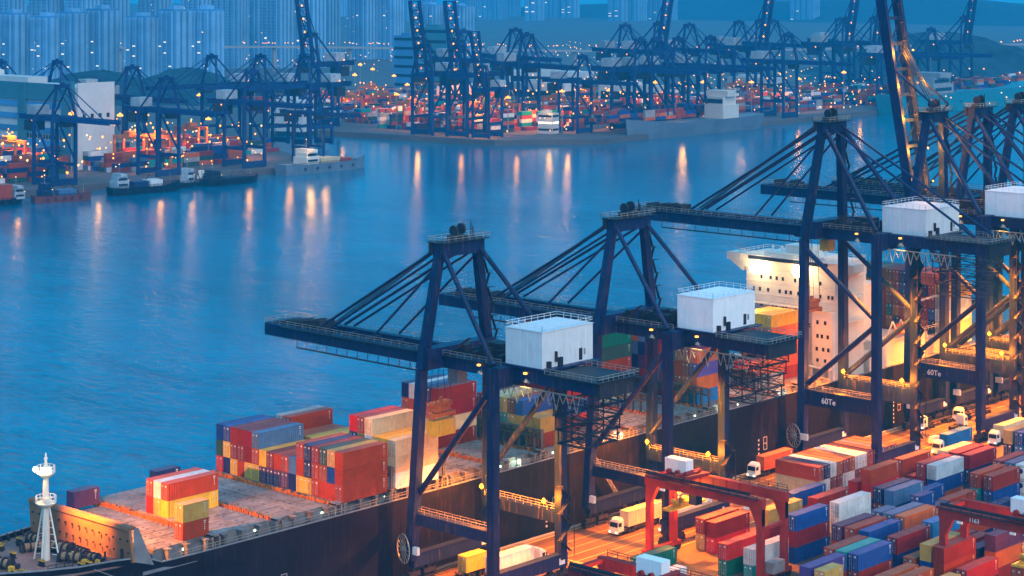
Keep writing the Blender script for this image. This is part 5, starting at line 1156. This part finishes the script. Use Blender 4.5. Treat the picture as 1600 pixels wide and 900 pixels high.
# buildings across the water
wb = empty('warehouse', (-800, 740, 0), 0, 'big teal and white multi storey warehouse at the left edge', 'warehouse')
def wpart(name, b, mat, par=wb):
    q = MB(); q.box(b[0]+800 if par is wb else b[0], b[1]+800 if par is wb else b[1], b[2]-740, b[3]-740, b[4], b[5]); return q.build(name, mat, par)
w0 = wpart('wall', (-905, -764, 742, 768, 0, 51), M['white_wall'])
wpart('end_tower', (-778, -766.5, 739.6, 741.9, 0, 55), M['teal_wall']); wpart('end_wall', (-763.9, -762.5, 741.5, 769, 0, 54), M['white_wall'])
wpart('parapet', (-906, -779, 740.4, 741.9, 42, 52.6), M['teal_wall']); wpart('corner_tower', (-826, -818, 739.6, 741.9, 0, 52), M['teal_wall'])
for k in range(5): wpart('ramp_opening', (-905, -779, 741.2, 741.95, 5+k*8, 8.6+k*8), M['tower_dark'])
for k in range(2): wpart('roof_house', (-905+k*30, -880+k*50, 750, 765, 51.05, 58-k*3), M['white_wall'])
for k in range(14): wpart('window', (-820+k*3, -818.6+k*3, 740.9, 741.2, 17.5, 20.3), M['glass'])
for k in range(4): wpart('window', (-762.5, -762.2, 745+k*6, 747+k*6, 32, 34.6), M['glass'])
def block(name, x, y, w, d, h, mat, label, cat, rz=0.0, rows=0, lit=True, group=None):
    c = empty(name, (x, y, 0), rz, label, cat, group)
    q = MB(); q.box(-w/2, w/2, -d/2, d/2, 0, h); q.build('wall', mat, c)
    for r in range(rows):
        q = MB(); z = h*(r+.45)/rows; q.box(-w*.46, w*.46, -d/2-.15, -d/2-.02, z, z+h*.3/rows); q.box(w/2+.02, w/2+.15, -d*.44, d*.44, z, z+h*.3/rows); q.build('window_band', M['window_lit'] if lit and r % 2 else M['glass'], c)
    q = MB(); q.box(-w*.3, w*.1, -d*.3, d*.3, h+.01, h+2.4); q.build('roof_house', mat, c)
    return c
block('office_building', -742, 1157, 13, 10, 15.5, M['white_wall'], 'small white lit office building on the middle wharf quay', 'building', .2, 3, True)
block('car_park_building', -905, 1040, 30, 16, 24, M['white_wall'], 'white building with dark openings behind the raised boom crane', 'building', .3, 3, False)
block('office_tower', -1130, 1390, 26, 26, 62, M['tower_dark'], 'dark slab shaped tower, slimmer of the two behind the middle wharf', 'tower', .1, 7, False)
block('office_tower', -1112, 1412, 40, 30, 70, M['teal_wall'], 'broad blue grey tower behind the pair of raised booms', 'tower', .1, 7, False)
for k, (x, y, w, d, h, t) in enumerate(((-955, 1290, 60, 18, 22, 'long pale shed left in the hazy yards'), (-905, 1330, 60, 18, 26, 'long pale shed in the middle of the hazy yards'), (-850, 1390, 60, 18, 24, 'long pale shed right in the hazy yards'), (-1100, 1560, 90, 20, 22, 'pale shed farthest back in the hazy yards'), (-870, 1600, 50, 20, 22, 'pale shed behind the row of far cranes'))):
    block('shed', x, y, w, d, h, M['white_wall'], t, 'shed', .1 + .05*k, 1, True, 'pale sheds across the water')

# housing towers in the haze
def tower_mesh(w, d, h, n):
    q = MB(); q.box(-w/2, w/2, -d/2, d/2, 0, h, 1)
    for i in range(n):                       # projecting bays with window bands
        x = -w/2 + w*(i+.5)/n
        q.box(x-w*.30/n, x+w*.30/n, -d/2-2.2, -d/2, 0, h-3, 0); q.box(w/2, w/2+2.2, -d/2+d*(i+.5)/n-d*.3/n, -d/2+d*(i+.5)/n+d*.3/n, 0, h-3, 0)
        z = 3
        while z < h-5:
            q.box(x-w*.22/n, x+w*.22/n, -d/2-2.35, -d/2-2.2, z, z+1.5, 2 if rnd.random() < .05 else 1); z += 3.6
    q.box(-w*.2, w*.2, -d*.25, d*.25, h, h+6, 0)
    return q
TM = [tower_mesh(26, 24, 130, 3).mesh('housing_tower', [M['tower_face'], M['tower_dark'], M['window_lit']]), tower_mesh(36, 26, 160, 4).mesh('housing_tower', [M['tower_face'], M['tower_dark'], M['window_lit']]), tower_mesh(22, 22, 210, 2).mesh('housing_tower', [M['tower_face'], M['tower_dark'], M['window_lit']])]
tr = random.Random(5); TN = {}
towers = []
for k in range(8): towers.append((-1560 + k*34*.8 - 60, 1208 + k*25, 0, .62, 'in the low front rank at far left'))
for k in range(9): towers.append((-1990 + k*37, 1490 + k*33, 1, 1.15, 'in the tall dark rank at far left'))
for k in range(7): towers.append((-1960 + k*37, 1880 + k*34, 1, .66 if k < 5 else .5, 'in the pale rank right of the dark ones'))
FAINT = [(-2713,2417,1,1.05),(-2602,2380,1,0.83),(-2949,2736,1,0.71),(-2635,2527,1,1.13),(-2959,2862,1,1.13),(-2844,2833,1,0.67),(-2848,2893,2,0.61),(-2429,2623,2,0.75),(-2710,2973,2,0.56),(-2623,3003,1,0.84),(-2426,2866,1,0.71),(-2573,3080,1,0.58),(-2293,2846,2,1.04),(-2451,3075,1,0.84),(-2403,3079,2,0.68),(-2140,2908,2,0.62),(-2130,2947,1,0.64),(-2119,3015,1,0.42),(-2235,3331,2,0.41),(-2302,3490,2,0.83),(-2142,3365,1,0.55),(-2017,3255,1,0.53),(-1869,3121,1,0.58),(-1921,3269,2,0.9)]
for (x, y, mi, sc_) in FAINT: towers.append((295+(x-295)*1.38, y*1.38, mi, sc_*1.5, 'in the faint hazy skyline'))
for k, (x, y, mi, s, where) in enumerate(towers):
    jx, jy, ja, js = tr.uniform(-8, 8), tr.uniform(-8, 8), tr.uniform(.0, .25), tr.uniform(.94, 1.06)
    if k in (0, 18, 24, 25, 26, 27, 28, 30, 42, 43, 44): continue
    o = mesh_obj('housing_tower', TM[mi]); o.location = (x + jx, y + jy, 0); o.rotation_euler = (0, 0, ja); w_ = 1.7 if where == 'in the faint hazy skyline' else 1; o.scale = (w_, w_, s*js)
    TN[where] = TN.get(where, 0) + 1
    tag(o, '%s housing tower from the left %s' % (ORDN(TN[where]), where), 'tower', 'housing towers ' + where)
# elevated road
q = MB()
def road_seg(P):
    for a, b in zip(P[:-1], P[1:]): q.beam(a, b, 11, 2.2)
    for a in P: q.box(a[0]-1.6, a[0]+1.6, a[1]-1.6, a[1]+1.6, 0, a[2])
RP = [(-1900 + k*62, 1370 + k*72, 27 + 4*math.sin(k*.5)) for k in range(22)]
road_seg(RP); tag(q.build('elevated_road', M['concrete']), kind='structure')
# city and road lights, small and countless
q = MB(); lr = random.Random(3)
for k in range(1900):
    t = lr.random()
    if k < 260: a = RP[int(t*21)]; b = RP[min(21, int(t*21)+1)]; f = t*21 % 1; q.ball((a[0]+(b[0]-a[0])*f, a[1]+(b[1]-a[1])*f, a[2]+4+lr.random()*2), .8, 0)
    elif k < 820: q.ball((-1100 + lr.uniform(-700, 500), 1500 + t*900, lr.uniform(4, 20)), lr.uniform(.5, 1.1), lr.randrange(2))
    else:
        x = lr.uniform(-1050, -700); y = lr.uniform(1110, 1650) if k % 3 else lr.uniform(640, 862)
        if y < 1000: x = lr.uniform(-860, -705)
        q.ball((x, y, lr.choice((3, 6, 9, 14, 18, 24))), lr.uniform(.4, .95), 0 if lr.random() < .75 else 1)
for k in range(420):
    tw = lr.choice(towers); q.ball((tw[0]+lr.uniform(-12, 12), tw[1]-16, lr.uniform(5, 120)*tw[3]), lr.uniform(.35, .8), 1)
o = q.build('city_lights', [M['far_orange'], M['far_warm']]); o['kind'] = 'stuff'

# wooded hills
def hill(cx, cy, rx, ry, h, seed, name='wooded_hill'):
    q = MB(); n, m = 26, 12; rr = random.Random(seed); ph = [rr.random()*6 for _ in range(6)]; V = []
    for j in range(m+1):
        f = j/m; row = []
        for i in range(n):
            a = 2*PI*i/n; w = 1 + .16*math.sin(3*a+ph[0]) + .1*math.sin(5*a+ph[1]); r = f*w
            z = h*(math.cos(min(1, f)*PI)*.5+.5)*(1+.25*math.sin(a*2+ph[2])*f) + (rr.random()-.5)*h*.1*(f < .98)
            row.append((cx+math.cos(a)*rx*r, cy+math.sin(a)*ry*r, z if j < m else -1))
        V.append(row)
    for j in range(m):
        for i in range(n): k = (i+1) % n; q.face([V[j][i], V[j+1][i], V[j+1][k], V[j][k]])
    return tag(q.build(name, M['hill'], smooth=True), kind='structure')
hill(-1350, 1180, 150, 90, 27, 1); hill(-1215, 1250, 120, 90, 22, 4); hill(-1280, 1230, 90, 80, 30, 8); hill(-960, 2080, 190, 160, 52, 2); hill(-2700, 4600, 1700, 420, 60, 5)

# ------------------------------------------------------------------ evening haze over the harbour
hm_ = bpy.data.materials.new('evening_haze'); hm_.use_nodes = True; n = hm_.node_tree; n.nodes.clear()
ho = n.nodes.new('ShaderNodeOutputMaterial'); hv = n.nodes.new('ShaderNodeVolumePrincipled')
hv.inputs['Color'].default_value = (0.03, 0.60, 1.0, 1); hv.inputs['Density'].default_value = 0.00016; hv.inputs['Anisotropy'].default_value = 0.0
n.links.new(hv.outputs[0], ho.inputs['Volume'])
q = MB(); q.box(-7500, 720, -320, 7200, -10.5, 520); o = q.build('haze', hm_); o['kind'] = 'stuff'
